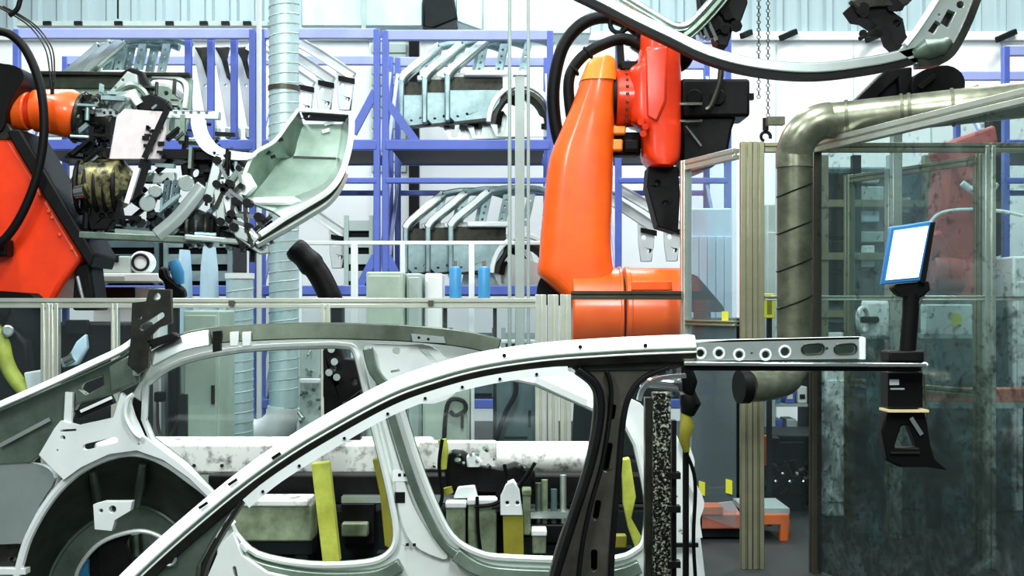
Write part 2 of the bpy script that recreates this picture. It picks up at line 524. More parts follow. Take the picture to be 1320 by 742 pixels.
# ------------------------------------------------------------------ pallet racks
RY, RD = 11.0, 1.2
def rack(x0, x1, ytop, levels, label, mids=(), braces=(), extra=None):
    t = thing('storage_rack', PZ((x0 + x1) / 2, 0, RY), label, 'rack', 'blue storage racks')
    zt = P(0, ytop, RY).z
    for x in (x0, x1):
        X = P(x, 0, RY).x
        for Y in (RY, RY + RD):
            MB().box((X, Y, zt / 2), (0.058, 0.07, zt)).build('upright', 'rack_blue', t, bevel=0.008)
        for i in range(3):
            za, zb2 = zt * (0.12 + i * 0.28), zt * (0.12 + (i + 1) * 0.28)
            MB().bar((X, RY, za), (X, RY + RD, zb2), 0.03, 0.04).build('lattice', 'rack_pale', t)
    Xa, Xb = P(x0, 0, RY).x, P(x1, 0, RY).x
    for Y in (RY, RY + RD):
        MB().box(((Xa + Xb) / 2, Y, zt - 0.04), (Xb - Xa, 0.06, 0.09)).build('top_beam', 'rack_pale', t, bevel=0.008)
    for y, h, deck in levels:
        z = P(0, y, RY).z
        for Y in (RY - 0.01, RY + RD):
            MB().box(((Xa + Xb) / 2, Y, z), (Xb - Xa, 0.06, h)).build('beam', 'rack_blue', t, bevel=0.008)
        if deck:
            MB().box(((Xa + Xb) / 2, RY + RD / 2, z - 0.01), (Xb - Xa - 0.1, RD - 0.1, 0.05)).build('deck', 'rack_deck_shade', t)
    for x, ya, yb in mids:
        a, b = P(x, ya, RY + 0.2), P(x, yb, RY + 0.2)
        MB().box((a.x, a.y, (a.z + b.z) / 2), (0.06, 0.06, a.z - b.z)).build('divider', 'rack_blue', t, bevel=0.006)
    for xa, ya, xb, yb in braces:
        MB().bar(P(xa, ya, RY), P(xb, yb, RY), 0.05, 0.07).build('brace', 'rack_blue', t)
    return t
LV = [(187, 0.09, True), (233, 0.05, False), (374, 0.085, True), (520, 0.085, True)]
rack(22, 326, 38, LV[:1] + LV[2:], 'long blue rack with upright dividers behind the robot gripper',
     mids=((243, 45, 180), (272, 45, 180), (302, 45, 180)))
rack(338, 486, 38, LV, 'blue rack with slanted rails behind the round ducts',
     braces=((484, 118, 455, 172), (484, 330, 462, 372)))
rack(497, 709, 40, LV, 'blue rack holding nested car side panels beside the orange robot',
     braces=((499, 132, 536, 182), (499, 330, 520, 372)))
rack(797, 938, 44, LV, 'blue rack standing behind the orange robot forearm')
rack(1296, 1440, 60, LV, 'blue rack beyond the glass fence at the far right')

# ------------------------------------------------------------------ stamped side panels on the racks
def side_panel(label, group):
    Y = 11.25
    t = thing('car_side_panel', P(620, 157, Y), label, 'car panel', group)
    bx = [(0.042, -0.05), (0.042, 0.05), (-0.042, 0.05), (-0.042, -0.02), (-0.02, -0.05)]
    MB().sweep(pp([(577, 99), (583, 90), (602, 74), (628, 52)], Y), bx).build('front_pillar', 'steel', t, bevel=0.012)
    MB().sweep(pp([(624, 54), (650, 49), (690, 50), (714, 58)], Y), [(a * 0.7, b) for a, b in bx]).build('roof_rail', 'steel_teal', t, bevel=0.01)
    for xa, xb in ((616, 625), (641, 650), (672, 681)):
        MB().pplate([(xa - 5, 97), (xa + 5, 97), (xb + 5, 56), (xb - 5, 56)],
                    [circ(xa + (xb - xa) * q, 97 - 41 * q, 1.8, n=8) for q in (0.2, 0.4, 0.6, 0.8)], Y + 0.01, 0.05).build('middle_pillar', 'steel_teal', t)
    MB().bar(P(598, 95, Y), P(655, 95, Y), 0.1, 0.05).build('belt_rail', 'steel_pale', t, bevel=0.01)
    MB().bar(P(577, 96, Y), P(577, 157, Y), 0.05, 0.1).build('front_edge', 'steel_teal', t, bevel=0.012)
    MB().pbox(579, 99, 648, 118, Y + 0.06, 0.02).build('belt_recess', 'steel_dark', t)
    MB().pplate([(579, 116), (648, 116), (644, 132), (630, 152), (586, 157), (579, 150)],
                [circ(602, 147, 1.6, n=8), circ(590, 150, 1.5, n=8)], Y - 0.03, 0.09).build('lower_skin', 'steel_teal', t, bevel=0.015)
    MB().bar(P(586, 156, Y + 0.02), P(630, 152, Y + 0.02), 0.09, 0.06).build('sill_flange', 'steel_dark', t)
    arc = [P(672 + 42 * math.cos(math.radians(a)), 160 - 50 * math.sin(math.radians(a)), Y) for a in range(178, -9, -11)]
    MB().sweep(arc, [(0.025, -0.05), (0.025, 0.05), (-0.02, 0.05), (-0.02, -0.05)]).build('wheel_arch', 'steel_pale', t, bevel=0.008)
    arc = [P(672 + 36 * math.cos(math.radians(a)), 162 - 44 * math.sin(math.radians(a)), Y + 0.02) for a in range(176, -7, -14)]
    MB().sweep(arc, [(0.02, -0.02), (0.02, 0.07), (-0.07, 0.07), (-0.02, -0.02)]).build('arch_liner', 'steel_dark', t)
    MB().pplate([(632, 160), (640, 140), (650, 132), (690, 146), (714, 160), (714, 176), (640, 176)], [circ(700, 163, 9, 4), [(640, 150), (648, 142), (654, 150), (650, 172), (642, 172)]], Y + 0.04, 0.03).build('fender', 'steel', t)
    return t
sp = side_panel('foremost stamped car side panel on the upper shelf of the rack beside the orange robot', 'side panels on the upper shelf by the orange robot')
g = 'side panels on the upper shelf by the orange robot'
dup(sp, (-0.215, 0.13, 0.0), 'middle one of three nested side panels on upper shelf beside orange robot', g)
dup(sp, (-0.44, 0.26, 0.0), 'rearmost of three nested side panels on upper shelf beside orange robot', g)
g = 'side panels on the lower shelf by the orange robot'
dz = -(252 - 58) / 142.2
for k, w in enumerate(('foremost', 'middle one', 'rearmost')):
    dup(sp, (-0.215 * k + 0.03, 0.13 * k, dz), '%s of three nested side panels on shelf above the blue gas bottles' % w, g)
g = 'side panels on the long blue rack'
for k, w in enumerate(('foremost', 'middle one', 'rearmost')):
    dup(sp, (-3.28 - 0.15 * k, 0.13 * k, 0.0), '%s of three nested side panels on shelf behind the robot gripper' % w, g)


# long stamped body panel standing on the long rack behind the wrist
t = thing('long_body_panel', P(150, 178, 11.05), 'long grey green stamped panel with rounded window cut behind the robot wrist', 'car panel')
MB().pplate([(48, 93), (120, 92), (235, 94), (248, 102), (246, 140), (238, 176), (60, 176), (48, 150)],
            [s2([(196, 102), (222, 103), (234, 110), (236, 128), (226, 124), (216, 112), (196, 110)], 3, True), circ(214, 120, 3, n=8), circ(230, 140, 2, n=8)], 10.98, 0.04).build('panel', 'sheet_green', t, bevel=0.01)
MB().bar(P(48, 95, 10.96), P(246, 97, 10.96), 0.1, 0.035).build('top_edge', 'steel_dark', t, bevel=0.008)
MB().pbox(52, 98, 190, 114, 10.95, 0.03).build('upper_band', 'steel_olive_shade', t, bevel=0.006)
MB().sweep(pp([(196, 98), (226, 100), (240, 110), (238, 140)], 10.95), [(0.02, 0.02), (0.02, -0.02), (-0.02, -0.02), (-0.02, 0.02)]).build('window_rim', 'steel_pale', t, bevel=0.006)

# slatted parts crates on the lowest rack level
def crate(x0, x1, m, label, lv=520, gr='crates on the lowest rack level'):
    Y = RY + 0.12; z0 = P(0, lv, RY).z + 0.05
    a, b = P(x0, 0, Y).x, P(x1, 0, Y).x
    t = thing('parts_crate', ((a + b) / 2, Y + 0.35, z0), label, 'crate', gr)
    MB().box(((a + b) / 2, Y + 0.38, z0 + 0.26), (b - a - 0.04, 0.62, 0.52)).build('contents', 'machine_dark', t)
    for k in range(4):
        MB().box(((a + b) / 2, Y, z0 + 0.08 + 0.15 * k), (b - a, 0.025, 0.09)).build('slat', m, t)
    for xx in (a + 0.02, b - 0.02):
        MB().box((xx, Y - 0.02, z0 + 0.31), (0.04, 0.03, 0.62)).build('corner_post', m, t)
for x0, x1, m, lb in ((34, 104, 'machine_teal', 'teal slatted crate below the red robot wrist on the long rack'), (112, 190, 'steel_dark', 'dark slatted crate on the long rack behind the white bench'),
                      (200, 296, 'machine_grey', 'grey slatted crate on the long rack behind the plastic covers'), (396, 474, 'machine_teal', 'teal slatted crate low in the rack beside the tall duct'),
                      (508, 572, 'steel_dark', 'dark slatted crate low behind the pale cabinets'), (578, 640, 'machine_teal', 'teal slatted crate low behind the blue gas bottles'),
                      (646, 704, 'machine_grey', 'grey slatted crate low behind the grey green post'), (806, 866, 'machine_teal', 'teal slatted crate low behind the orange robot'),
                      (870, 930, 'steel_dark', 'dark slatted crate low behind the angled pane')):
    crate(x0, x1, m, lb)
for x0, x1, m, lb in ((62, 128, 'machine_grey', 'grey slatted crate right behind the welding transformer of the gripper'), (134, 206, 'machine_teal', 'teal slatted crate behind the gripper struts'),
                      (212, 300, 'steel_teal', 'pale steel slatted crate behind the gripper clamps'),
                      (444, 482, 'machine_grey', 'narrow grey slatted crate beside the rack brace')):
    crate(x0, x1, m, lb, 374, 'crates on the middle rack level')

# hanging pillar pressings between the dividers
def pillar_pressing(x, label):
    Y = 11.45
    t = thing('hanging_pressing', P(x + 20, 168, Y), label, 'car panel', 'pillar pressings between the dividers')
    MB().pplate([(x, 60), (x + 17, 60), (x + 22, 100), (x + 31, 164), (x + 20, 170), (x + 9, 110)],
                [circ(x + 24, 150, 1.8, n=8), circ(x + 17, 110, 1.8, n=8)], Y, 0.05).build('pressing', 'steel_pale', t, bevel=0.015)
    MB().pplate([(x + 2, 60), (x + 22, 60), (x + 18, 76), (x + 24, 105), (x + 18, 100), (x + 11, 76)], [], Y - 0.05, 0.05).build('top_flange', 'steel_dark', t, bevel=0.01)
    MB().pbox(x + 16, 164, x + 34, 178, Y - 0.02, 0.1).build('foot', 'steel', t, bevel=0.01)
for k, w in enumerate(('nearest the long grey green panel', 'in the middle of three', 'nearest the tall spiral duct')):
    pillar_pressing(248 + 26 * k, 'white slanted pressing hanging between blue rack dividers, ' + w)

# rails with perforated end plates, nested
def rail_pressing(label, group):
    Y = 11.2
    t = thing('rail_pressing', P(445, 140, Y), label, 'car panel', group)
    MB().sweep(pp([(370, 46), (412, 70), (456, 99)], Y), [(0.045, -0.04), (0.045, 0.04), (0.0, 0.06), (-0.045, 0.04), (-0.045, -0.04), (-0.02, -0.02), (0.02, -0.02)]).build('rail', 'steel_pale', t, bevel=0.008)
    MB().pplate([(433, 92), (456, 100), (454, 122), (450, 142), (437, 142), (434, 120)],
                [circ(441, 110, 3.2, n=10), circ(448, 128, 2.6, n=10)], Y - 0.02, 0.04).build('end_plate', 'steel_pale', t, bevel=0.006)
    MB().pplate([(436, 97), (457, 101), (457, 108), (436, 103)], [], Y - 0.05, 0.03).build('end_cap', 'black_metal', t)
    MB().bar(P(454, 106, Y + 0.02), P(450, 142, Y + 0.02), 0.03, 0.05).build('edge', 'steel_dark', t)
    return t
g = 'slanted rails behind the round duct'
rp = rail_pressing('slanted rail pressing with perforated end plate, outermost behind the tall round duct', g)
dup(rp, (-0.2, 0.11, -0.02), 'slanted rail pressing with perforated end plate, middle one behind the tall round duct', g)
dup(rp, (-0.4, 0.22, -0.04), 'slanted rail pressing with perforated end plate, innermost behind the tall round duct', g)
g = 'slanted rails behind the orange robot'
for k, w in enumerate(('outermost', 'innermost')):
    dup(rp, (2.95 - 0.22 * k, 0.11 * k, -1.36), '%s slanted rail pressing behind the orange robot shoulder' % w, g)
g = 'slanted rails on the low shelf'
dup(rp, (-0.08, 0.1, -1.42), 'slanted rail pressing low behind the white guard rail', g)

# ------------------------------------------------------------------ round ducts, post and conduits
def spiral(m, X, Y, z0, z1, r, pitch, rr=0.006):
    n = int((z1 - z0) / pitch * 12)
    m.tube([Vector((X + r * math.cos(i * math.pi / 6), Y + r * math.sin(i * math.pi / 6), z0 + pitch * i / 12)) for i in range(n)], rr, 4)
DX = P(366, 0, 9.5).x
t = thing('spiral_duct', (DX, 9.5, 0.3), 'tall pale spiral duct rising past the blue racks', 'duct')
MB().cyl((DX, 9.5, 0.62), (DX, 9.5, 6.6), 0.113, 28).build('pipe', 'duct_pale', t)
m = MB(); spiral(m, DX, 9.5, 0.7, 6.5, 0.114, 0.075); m.build('spiral_seam', 'machine_grey', t)
MB().cyl((DX, 9.5, P(0, 111, 9.5).z), (DX, 9.5, P(0, 117, 9.5).z), 0.121, 28).build('clamp_band', 'alu_dark', t)
MB().tube([Vector((DX - 0.22 + 0.22 * math.cos(a), 9.5, 0.62 - 0.22 * math.sin(a))) for a in [i * math.pi / 16 for i in range(9)]], 0.125, 24).build('elbow', 'machine_white', t)
MB().cyl((DX - 0.22, 9.5, 0.40), (DX - 0.62, 9.5, 0.40), 0.13, 24).build('outlet', 'machine_white', t)
MB().cyl((DX - 0.4, 9.5, 0.0), (DX - 0.4, 9.5, 0.29), 0.04, 12).build('foot', 'machine_dark', t)
DX = P(309, 0, 9.2).x
t = thing('spiral_duct', (DX, 9.2, 0), 'short capped spiral duct beside the tall one', 'duct')
zt = P(0, 352, 9.2).z
MB().cyl((DX, 9.2, 0), (DX, 9.2, zt - 0.03), 0.1, 28).build('pipe', 'duct_pale', t)
m = MB(); spiral(m, DX, 9.2, 0.1, zt - 0.1, 0.101, 0.075); m.build('spiral_seam', 'machine_grey', t)
MB().cyl((DX, 9.2, zt - 0.04), (DX, 9.2, zt), 0.108, 28).build('cap', 'machine_white', t)

X = P(670, 0, 9.8).x
zt = P(0, 97, 9.8).z
t = thing('support_post', (X, 9.8, 0), 'grey green square post behind the orange robot', 'post')
MB().box((X, 9.8, zt / 2), (0.075, 0.075, zt)).build('post', 'machine_grey', t, bevel=0.006)
MB().box((X, 9.8, zt + 0.01), (0.11, 0.1, 0.03)).build('head_plate', 'steel', t)
for x, w, lb in ((657, 0.03, 'thin conduit pipe beside the grey green post, towards the blue rack uprights'), (681, 0.026, 'thin conduit pipe between the grey green post and the orange robot')):
    X = P(x, 0, 9.75).x
    tag(MB().cyl((X, 9.75, 0), (X, 9.75, 6.6), w / 2, 10).build('conduit_pipe', 'machine_grey'), lb, 'pipe', 'conduits beside the post')
X = P(334, 0, 10.4).x
tag(MB().cyl((X, 10.4, 0), (X, 10.4, 6.6), 0.022, 10).build('conduit_pipe', 'machine_white'), 'white conduit pipe beside the tall spiral duct', 'pipe')

# ------------------------------------------------------------------ white guard rail behind the fence
t = thing('guard_rail', PZ(545, 0, 10.0), 'white tubular guard rail in front of the blue racks', 'rail')
MB().bar(P(384, 313, 10), P(704, 313, 10), 0.035, 0.032).build('top_rail', 'machine_white', t, bevel=0.006)
MB().bar(P(384, 440, 10), P(704, 440, 10), 0.03, 0.03).build('lower_rail', 'machine_white', t, bevel=0.006)
for x, w in ((386, 0.04), (457, 0.055), (519, 0.04), (608, 0.045), (702, 0.04)):
    a = P(x, 313, 10)
    MB().box((a.x, 10, a.z / 2), (w, 0.04, a.z)).build('post', 'machine_white', t, bevel=0.005)

# cabinets, bottles, bench and other equipment between racks and fence
def cabinet(x0, x1, y0, Y, dep, m, label, doors=1, vents=0):
    a, b = P(x0, y0, Y), P(x1, y0, Y)
    t = thing('control_cabinet', ((a.x + b.x) / 2, Y + dep / 2, 0), label, 'cabinet')
    MB().box(((a.x + b.x) / 2, Y + dep / 2, a.z / 2), (b.x - a.x, dep, a.z)).build('body', m, t, bevel=0.012)
    w = (b.x - a.x) / doors
    for k in range(doors):
        dr = MB().box((a.x + w * (k + 0.5), Y - 0.01, a.z / 2 + 0.03), (w - 0.03, 0.02, a.z - 0.12)).build('door', m, t, bevel=0.006)
        MB().box((a.x + w * (k + 0.85), Y - 0.03, a.z * 0.6), (0.02, 0.02, 0.12)).build('handle', 'black_metal', dr)
        for v in range(vents):
            MB().box((a.x + w * (k + 0.5), Y - 0.022, a.z * 0.25 + v * 0.05), (w * 0.6, 0.006, 0.015)).build('louvre', 'machine_dark', dr)
    return t
cabinet(472, 519, 350, 9.2, 0.4, 'machine_green', 'pale green control cabinet behind the white guard rail post')
cabinet(524, 543, 352, 9.4, 0.4, 'machine_grey', 'narrow grey cabinet next to the pale green cabinet')
cabinet(548, 570, 352, 9.5, 0.4, 'machine_white', 'narrow white cabinet between grey cabinet and blue bottles')
cabinet(236, 283, 400, 8.1, 0.45, 'machine_green', 'pale green cabinet behind the low fence left of the ducts', 1)
cabinet(207, 233, 440, 8.42, 0.3, 'machine_grey', 'low grey switch cabinet with cable loop behind the fence', 1, 4)
cabinet(640, 690, 470, 9.0, 0.4, 'machine_teal', 'dark teal cabinet at the foot of the grey green post', 1, 5)
cabinet(545, 605, 468, 8.8, 0.4, 'machine_green', 'low green cabinet with a cable loop behind the car body', 1)
t = thing('cable_loop', P(590, 520, 8.7), 'black cable looping over the low green cabinet', 'cable')
MB().tube(pp([(572, 575, ), (575, 530), (582, 515), (597, 517), (600, 528), (588, 535), (580, 530)], 8.74), 0.016, 8).build('cable', 'rubber', t)
MB().tube(pp([(638, 575), (650, 535), (665, 505), (662, 480)], 8.9), 0.018, 8).build('cable', 'rubber', t)
t = thing('cable_loop', P(215, 550, 8.2), 'thin grey cable sagging across the low switch cabinet', 'cable')
MB().tube(pp([(203, 515), (204, 550), (211, 564), (221, 560), (230, 535)], 8.22), 0.01, 8).build('cable', 'alu_dark', t)
MB().pbox(198, 505, 210, 518, 8.2, 0.08).build('plug', 'rubber', t, bevel=0.01)
MB().pbox(229, 508, 241, 575, 8.05, 0.1).build('cable_channel', 'machine_dark', t, bevel=0.006)
for x, w in ((587, 'next to the narrow white cabinet'), (624, 'next to the grey green post')):
    t = thing('gas_bottle', P(x, 384, 9.6), 'bright blue gas bottle with silver valve, ' + w, 'bottle', 'blue gas bottles')
    a, b = P(x, 392, 9.6), P(x, 343, 9.6)
    rr = [0.045, 0.047, 0.047, 0.04, 0.022]
    zs = [a.z, a.z + 0.02, b.z - 0.03, b.z - 0.01, b.z]
    MB().tube([Vector((a.x, a.y, z)) for z in zs], rr, 18).build('cylinder', 'gas_blue', t)
    MB().cyl((a.x, a.y, b.z), (a.x, a.y, b.z + 0.04), 0.018, 10).build('valve', 'chrome', t)
t = thing('work_bench', P(600, 392, 9.55), 'narrow steel shelf carrying the blue gas bottles', 'shelf')
MB().pbox(572, 392, 640, 397, 9.5, 0.2).build('top', 'steel', t)
for x in (574, 638):
    a = P(x, 397, 9.6)
    MB().box((a.x, 9.6, a.z / 2), (0.03, 0.03, a.z)).build('leg', 'steel_dark', t)

t = thing('cable_boom', P(430, 384, 8.6), 'black slanted cable arm leaning beside the spiral duct', 'arm')
MB().tube(pp([(378, 318), (396, 335), (412, 355), (430, 392)], 8.6), [0.07, 0.08, 0.085, 0.08, 0.08, 0.085, 0.09, 0.09, 0.08, 0.08, 0.08, 0.08, 0.08, 0.08, 0.08, 0.07][:16], 10).build('hose', 'rubber', t)
a = P(430, 392, 8.6)
MB().box((a.x, 8.6, a.z / 2), (0.14, 0.14, a.z)).build('pedestal', 'machine_dark', t, bevel=0.01)

# white bench and draped goods on the left
t = thing('work_bench', PZ(150, 0, 8.7), 'white bench with dark recess behind the red robot arm', 'bench')
a, b = P(108, 352, 8.6), P(205, 352, 8.6)
MB().box(((a.x + b.x) / 2, 8.85, a.z - 0.03), (b.x - a.x, 0.5, 0.06)).build('top', 'machine_white', t, bevel=0.008)
MB().box(((a.x + b.x) / 2, 8.9, a.z / 2 - 0.05), (b.x - a.x - 0.06, 0.4, a.z - 0.1)).build('body', 'machine_white', t, bevel=0.008)
MB().pbox(122, 370, 172, 386, 8.66, 0.05).build('recess', 'black_metal', t)
MB().pbox(118, 356, 160, 362, 8.58, 0.02).build('edge_strip', 'machine_grey', t)
t = thing('parts_tray', P(150, 352, 8.8), 'pale tray of small parts on the white bench', 'tray')
MB().pbox(120, 330, 168, 352, 8.7, 0.25).build('tray', 'machine_grey', t, bevel=0.008)
MB().pbox(140, 328, 152, 338, 8.68, 0.06).build('part', 'machine_dark', t, bevel=0.008)
t = thing('gauge_head', P(183, 352, 8.8), 'white round gauge head on the white bench', 'gauge')
m = MB().cyl(P(181, 338, 8.72), P(181, 338, 8.72) + Vector((0, 0.12, 0)), 0.08, 18); m.build('housing', 'machine_white', t, bevel=0.01)
MB().ring(P(181, 338, 8.71), (0, 1, 0), 0.055, 0.01, 18, 6).build('dial_ring', 'machine_dark', t)
MB().cyl(P(181, 352, 8.78), P(181, 345, 8.78), 0.03, 10).build('stand', 'machine_grey', t)

def draped(x0, x1, y0, Y, label, m='sheet_blue', seed=1):
    rnd = random.Random(seed)
    a, b = P(x0, y0, Y), P(x1, y0, Y)
    nx, nz = 14, 12
    w = b.x - a.x; vs, fs = [], []
    ph = [rnd.uniform(0, 6.28) for _ in range(4)]
    for j in range(nz + 1):
        q = j / nz
        for i in range(nx):
            an = 2 * math.pi * i / nx
            flare = 0.62 + 0.42 * min(1, q * 1.6) if q > 0.08 else 0.5
            r = flare * (1 + 0.13 * q * math.sin(4 * an + ph[0]) + 0.07 * math.sin(7 * an + ph[1] + 3 * q))
            vs.append(Vector((a.x + w / 2 + r * w / 2 * math.cos(an), Y + 0.25 + 0.22 * r * math.sin(an), a.z * (1 - q) + 0.01)))
    for j in range(nz):
        for i in range(nx):
            p, q2 = j * nx + i, j * nx + (i + 1) % nx
            fs.append((p, q2, q2 + nx, p + nx))
    fs.append(tuple(range(nx)))
    fs.append(tuple(range(nz * nx, (nz + 1) * nx))[::-1])
    return tag(MB().add(vs, fs).build('draped_stand', m, None, ang=60), label, 'cover')
draped(217, 236, 322, 8.85, 'pale blue plastic cover over the stand nearest the white bench', seed=3)
draped(246, 272, 318, 8.9, 'larger pale blue plastic cover draped between bench and spiral ducts', seed=5)
t = thing('sealing_gun', P(218, 384, 8.3), 'black gun with a blue cartridge in front of the plastic cover', 'gun')
MB().pplate([(203, 345), (212, 343), (216, 356), (236, 372), (238, 384), (214, 384), (210, 362), (203, 358)], [], 8.25, 0.1).build('body', 'rubber', t, bevel=0.02)
MB().tube([P(224, 336, 8.28), P(229, 352, 8.28), P(232, 366, 8.28)], [0.035, 0.045, 0.03], 12).build('cartridge', 'gas_blue', t)
MB().cyl(P(224, 384, 8.3), PZ(224, 0, 8.3), 0.04, 10).build('stand', 'machine_dark', t)

# ================================================================== SAFETY FENCES
def alu(w, d=0.045, n=0.011, g=0.012):
    """Slotted aluminium profile: w wide, d deep, slot facing both ways."""
    h, e = w / 2, d / 2
    return [(h, -e), (n / 2, -e), (n / 2, -e + g), (-n / 2, -e + g), (-n / 2, -e), (-h, -e),
            (-h, e), (-n / 2, e), (-n / 2, e - g), (n / 2, e - g), (n / 2, e), (h, e)]
def nrm(A, B):
    d = (Vector((B[0], B[1], 0)) - Vector((A[0], A[1], 0))).normalized()
    n = Vector((-d.y, d.x, 0))
    return n if n.y > 0 or abs(n.y) < 0.3 and n.x > 0 else -n
def post(t, x, y, z1, dv, w=0.06, m='alu_profile', name='post', d=0.05):
    return MB().sweep([(x, y, 0), (x, y, z1)], alu(w, d), dv).build(name, m, t, bevel=0.002, seg=1)
def rail(t, A, B, z, dv, w=0.05, m='alu_profile', name='rail'):
    return MB().sweep([(A[0], A[1], z), (B[0], B[1], z)], alu(w, 0.042), dv).build(name, m, t, bevel=0.002, seg=1)
def pane(t, A, B, z0, z1, m):
    a, b = Vector((A[0], A[1], 0)), Vector((B[0], B[1], 0))
    n = nrm(A, B)
    c = (a + b) / 2
    mb_ = MB()
    vs = []
    for p in (a, b):
        for z in (z0, z1):
            for k in (-0.003, 0.003):
                vs.append(Vector((p.x, p.y, z)) + n * k)
    mb_.add(vs, [(0, 2, 3, 1), (4, 5, 7, 6), (0, 1, 5, 4), (2, 6, 7, 3), (0, 4, 6, 2), (1, 3, 7, 5)])
    return mb_.build('pane', m, t)

# --- low fence in front of the robots
FY = 7.0
ZF = P(0, 384, FY).z
t = thing('low_fence', PZ(350, 0, FY), 'low aluminium framed fence with clear panes running behind the car body', 'fence')
up = (0, 1, 0)
X = lambda x, Y=FY: P(x, 0, Y).x
rail(t, (X(-60), FY), (X(690), FY), ZF - 0.028, up, 0.056)
rail(t, (X(-60), FY), (X(690), FY), 0.3, up, 0.05)
for x, w in ((60, 0.05), (71, 0.05), (149, 0.038), (420, 0.05), (697, 0.062), (713, 0.06), (729, 0.06)):
    post(t, X(x), FY + (0.0 if x < 690 else 0.005), ZF - (0.03 if x < 690 else -0.02), up, w)
xs = [-60, 54, 76, 145, 153, 414, 426, 690]
for i in range(0, 8, 2):
    pane(t, (X(xs[i]), FY), (X(xs[i + 1]), FY), 0.32, ZF - 0.05, 'pane_clear')
for x in (300, 556):
    MB().box((X(x), FY - 0.03, ZF - 0.028), (0.03, 0.02, 0.03)).build('joint_plate', 'alu_dark', t)

# --- tall fence: short rail, angled pane, corner post, straight run
ZT = 2.246
t = thing('tall_fence', (1.28, 6.6, 0), 'tall aluminium framed glass fence with angled pane beside the orange robot', 'fence')
A, B = (1.018, 7.27), (1.279 - 0.07, 6.6 + 0.10)
dvA = nrm(A, B)
C0 = (X(737), 7.1)
rail(t, C0, (A[0] - 0.03, 7.25), 1.457, up, 0.05, 'alu_dark')
rail(t, C0, (A[0] - 0.03, 7.25), 0.3, up, 0.05, 'alu_olive')
pane(t, C0, (A[0] - 0.03, 7.25), 0.3, 1.43, 'pane_clear')
post(t, A[0], A[1], ZT, dvA, 0.055, 'alu_profile')
rail(t, A, B, ZT - 0.03, dvA, 0.06)
rail(t, A, B, 1.30, dvA, 0.03, 'alu_olive')
pane(t, A, B, 0.2, ZT - 0.06, 'pane_blue')
for k, dx in enumerate((-0.035, 0.028)):
    post(t, 1.279 + dx, 6.6, ZT + 0.02, up, 0.06, 'alu_olive')
G = (P(1275, 0, 6.6).x, 6.6)
rail(t, (1.34, 6.6), G, ZT - 0.01, up, 0.05, 'alu_olive')
pane(t, (1.34, 6.6), G, 0.2, ZT - 0.03, 'pane_clear')
post(t, G[0] - 0.0, 6.6, ZT, up, 0.055, 'alu_profile')
E = (P(1420, 0, 6.6).x, 6.6)
rail(t, G, E, ZT - 0.01, up, 0.05, 'alu_olive')
rail(t, (1.34, 6.6), E, P(0, 384, 6.6).z, up, 0.026, 'alu_profile')
pane(t, G, E, 0.2, ZT - 0.03, 'pane_clear')
post(t, E[0], 6.6, ZT, up, 0.055, 'alu_profile')
# yellow inspection stickers on the angled pane and the white cross of tape
st = lambda x, y, w, h, Y, m, nm, tt: MB().pbox(x - w / 2, y - h / 2, x + w / 2, y + h / 2, Y, 0.002).build(nm, m, tt)
for (x, y) in ((941, 627), (906, 629), (936, 410)):
    # point on the angled pane plane
    q = (x - CX) / FPX
    dx, dy = B[0] - A[0], B[1] - A[1]
    s = (q * A[1] - A[0]) / (dx - q * dy)
    s = min(max(s, 0.06), 0.94)
    c = Vector((A[0] + dx * s, A[1] + dy * s, 0)); c.z = HC - (y - HY) / FPX * c.y
    d = Vector((dx, dy, 0)).normalized()
    m = MB().bar(c - d * 0.035 - dvA * 0.006, c + d * 0.035 - dvA * 0.006, 0.003, 0.075)
    m.build('sticker', 'sticker_yellow', t)
# --- second angled pane inside the cell
A2, B2 = (2.19, 8.06), (2.63, 6.98)
t = thing('inner_fence', (2.4, 7.5, 0), 'inner angled glass fence section seen through the dirty pane', 'fence')
d2 = nrm(A2, B2)
post(t, A2[0], A2[1], ZT, d2, 0.055, 'alu_olive')
post(t, B2[0], B2[1], ZT, d2, 0.055, 'alu_olive')
m2 = ((A2[0] + B2[0]) / 2 - 0.06, (A2[1] + B2[1]) / 2 + 0.15)
post(t, m2[0], m2[1], ZT, d2, 0.09, 'alu_profile')
rail(t, A2, B2, ZT - 0.03, d2, 0.05, 'alu_olive')
rail(t, A2, B2, 0.9, d2, 0.05, 'alu_olive')
pane(t, A2, m2, 0.2, ZT - 0.06, 'pane_tint')
pane(t, m2, B2, 0.2, ZT - 0.06, 'pane_tint')
# --- near dirty pane coming towards the car tail
t = thing('near_fence', (1.6, 6.45, 0), 'dirty smeared glass fence pane in a dark frame beyond the car tail', 'fence')
A3, B3 = (1.588, 6.5), (2.26, 4.1)
d3 = nrm(A3, B3)
post(t, A3[0], A3[1], ZT, d3, 0.05, 'alu_dark')
post(t, B3[0], B3[1], ZT, d3, 0.05, 'alu_dark')
rail(t, A3, B3, ZT - 0.02, d3, 0.062, 'alu_profile')
pane(t, A3, B3, 0.02, ZT - 0.05, 'pane_dirty')

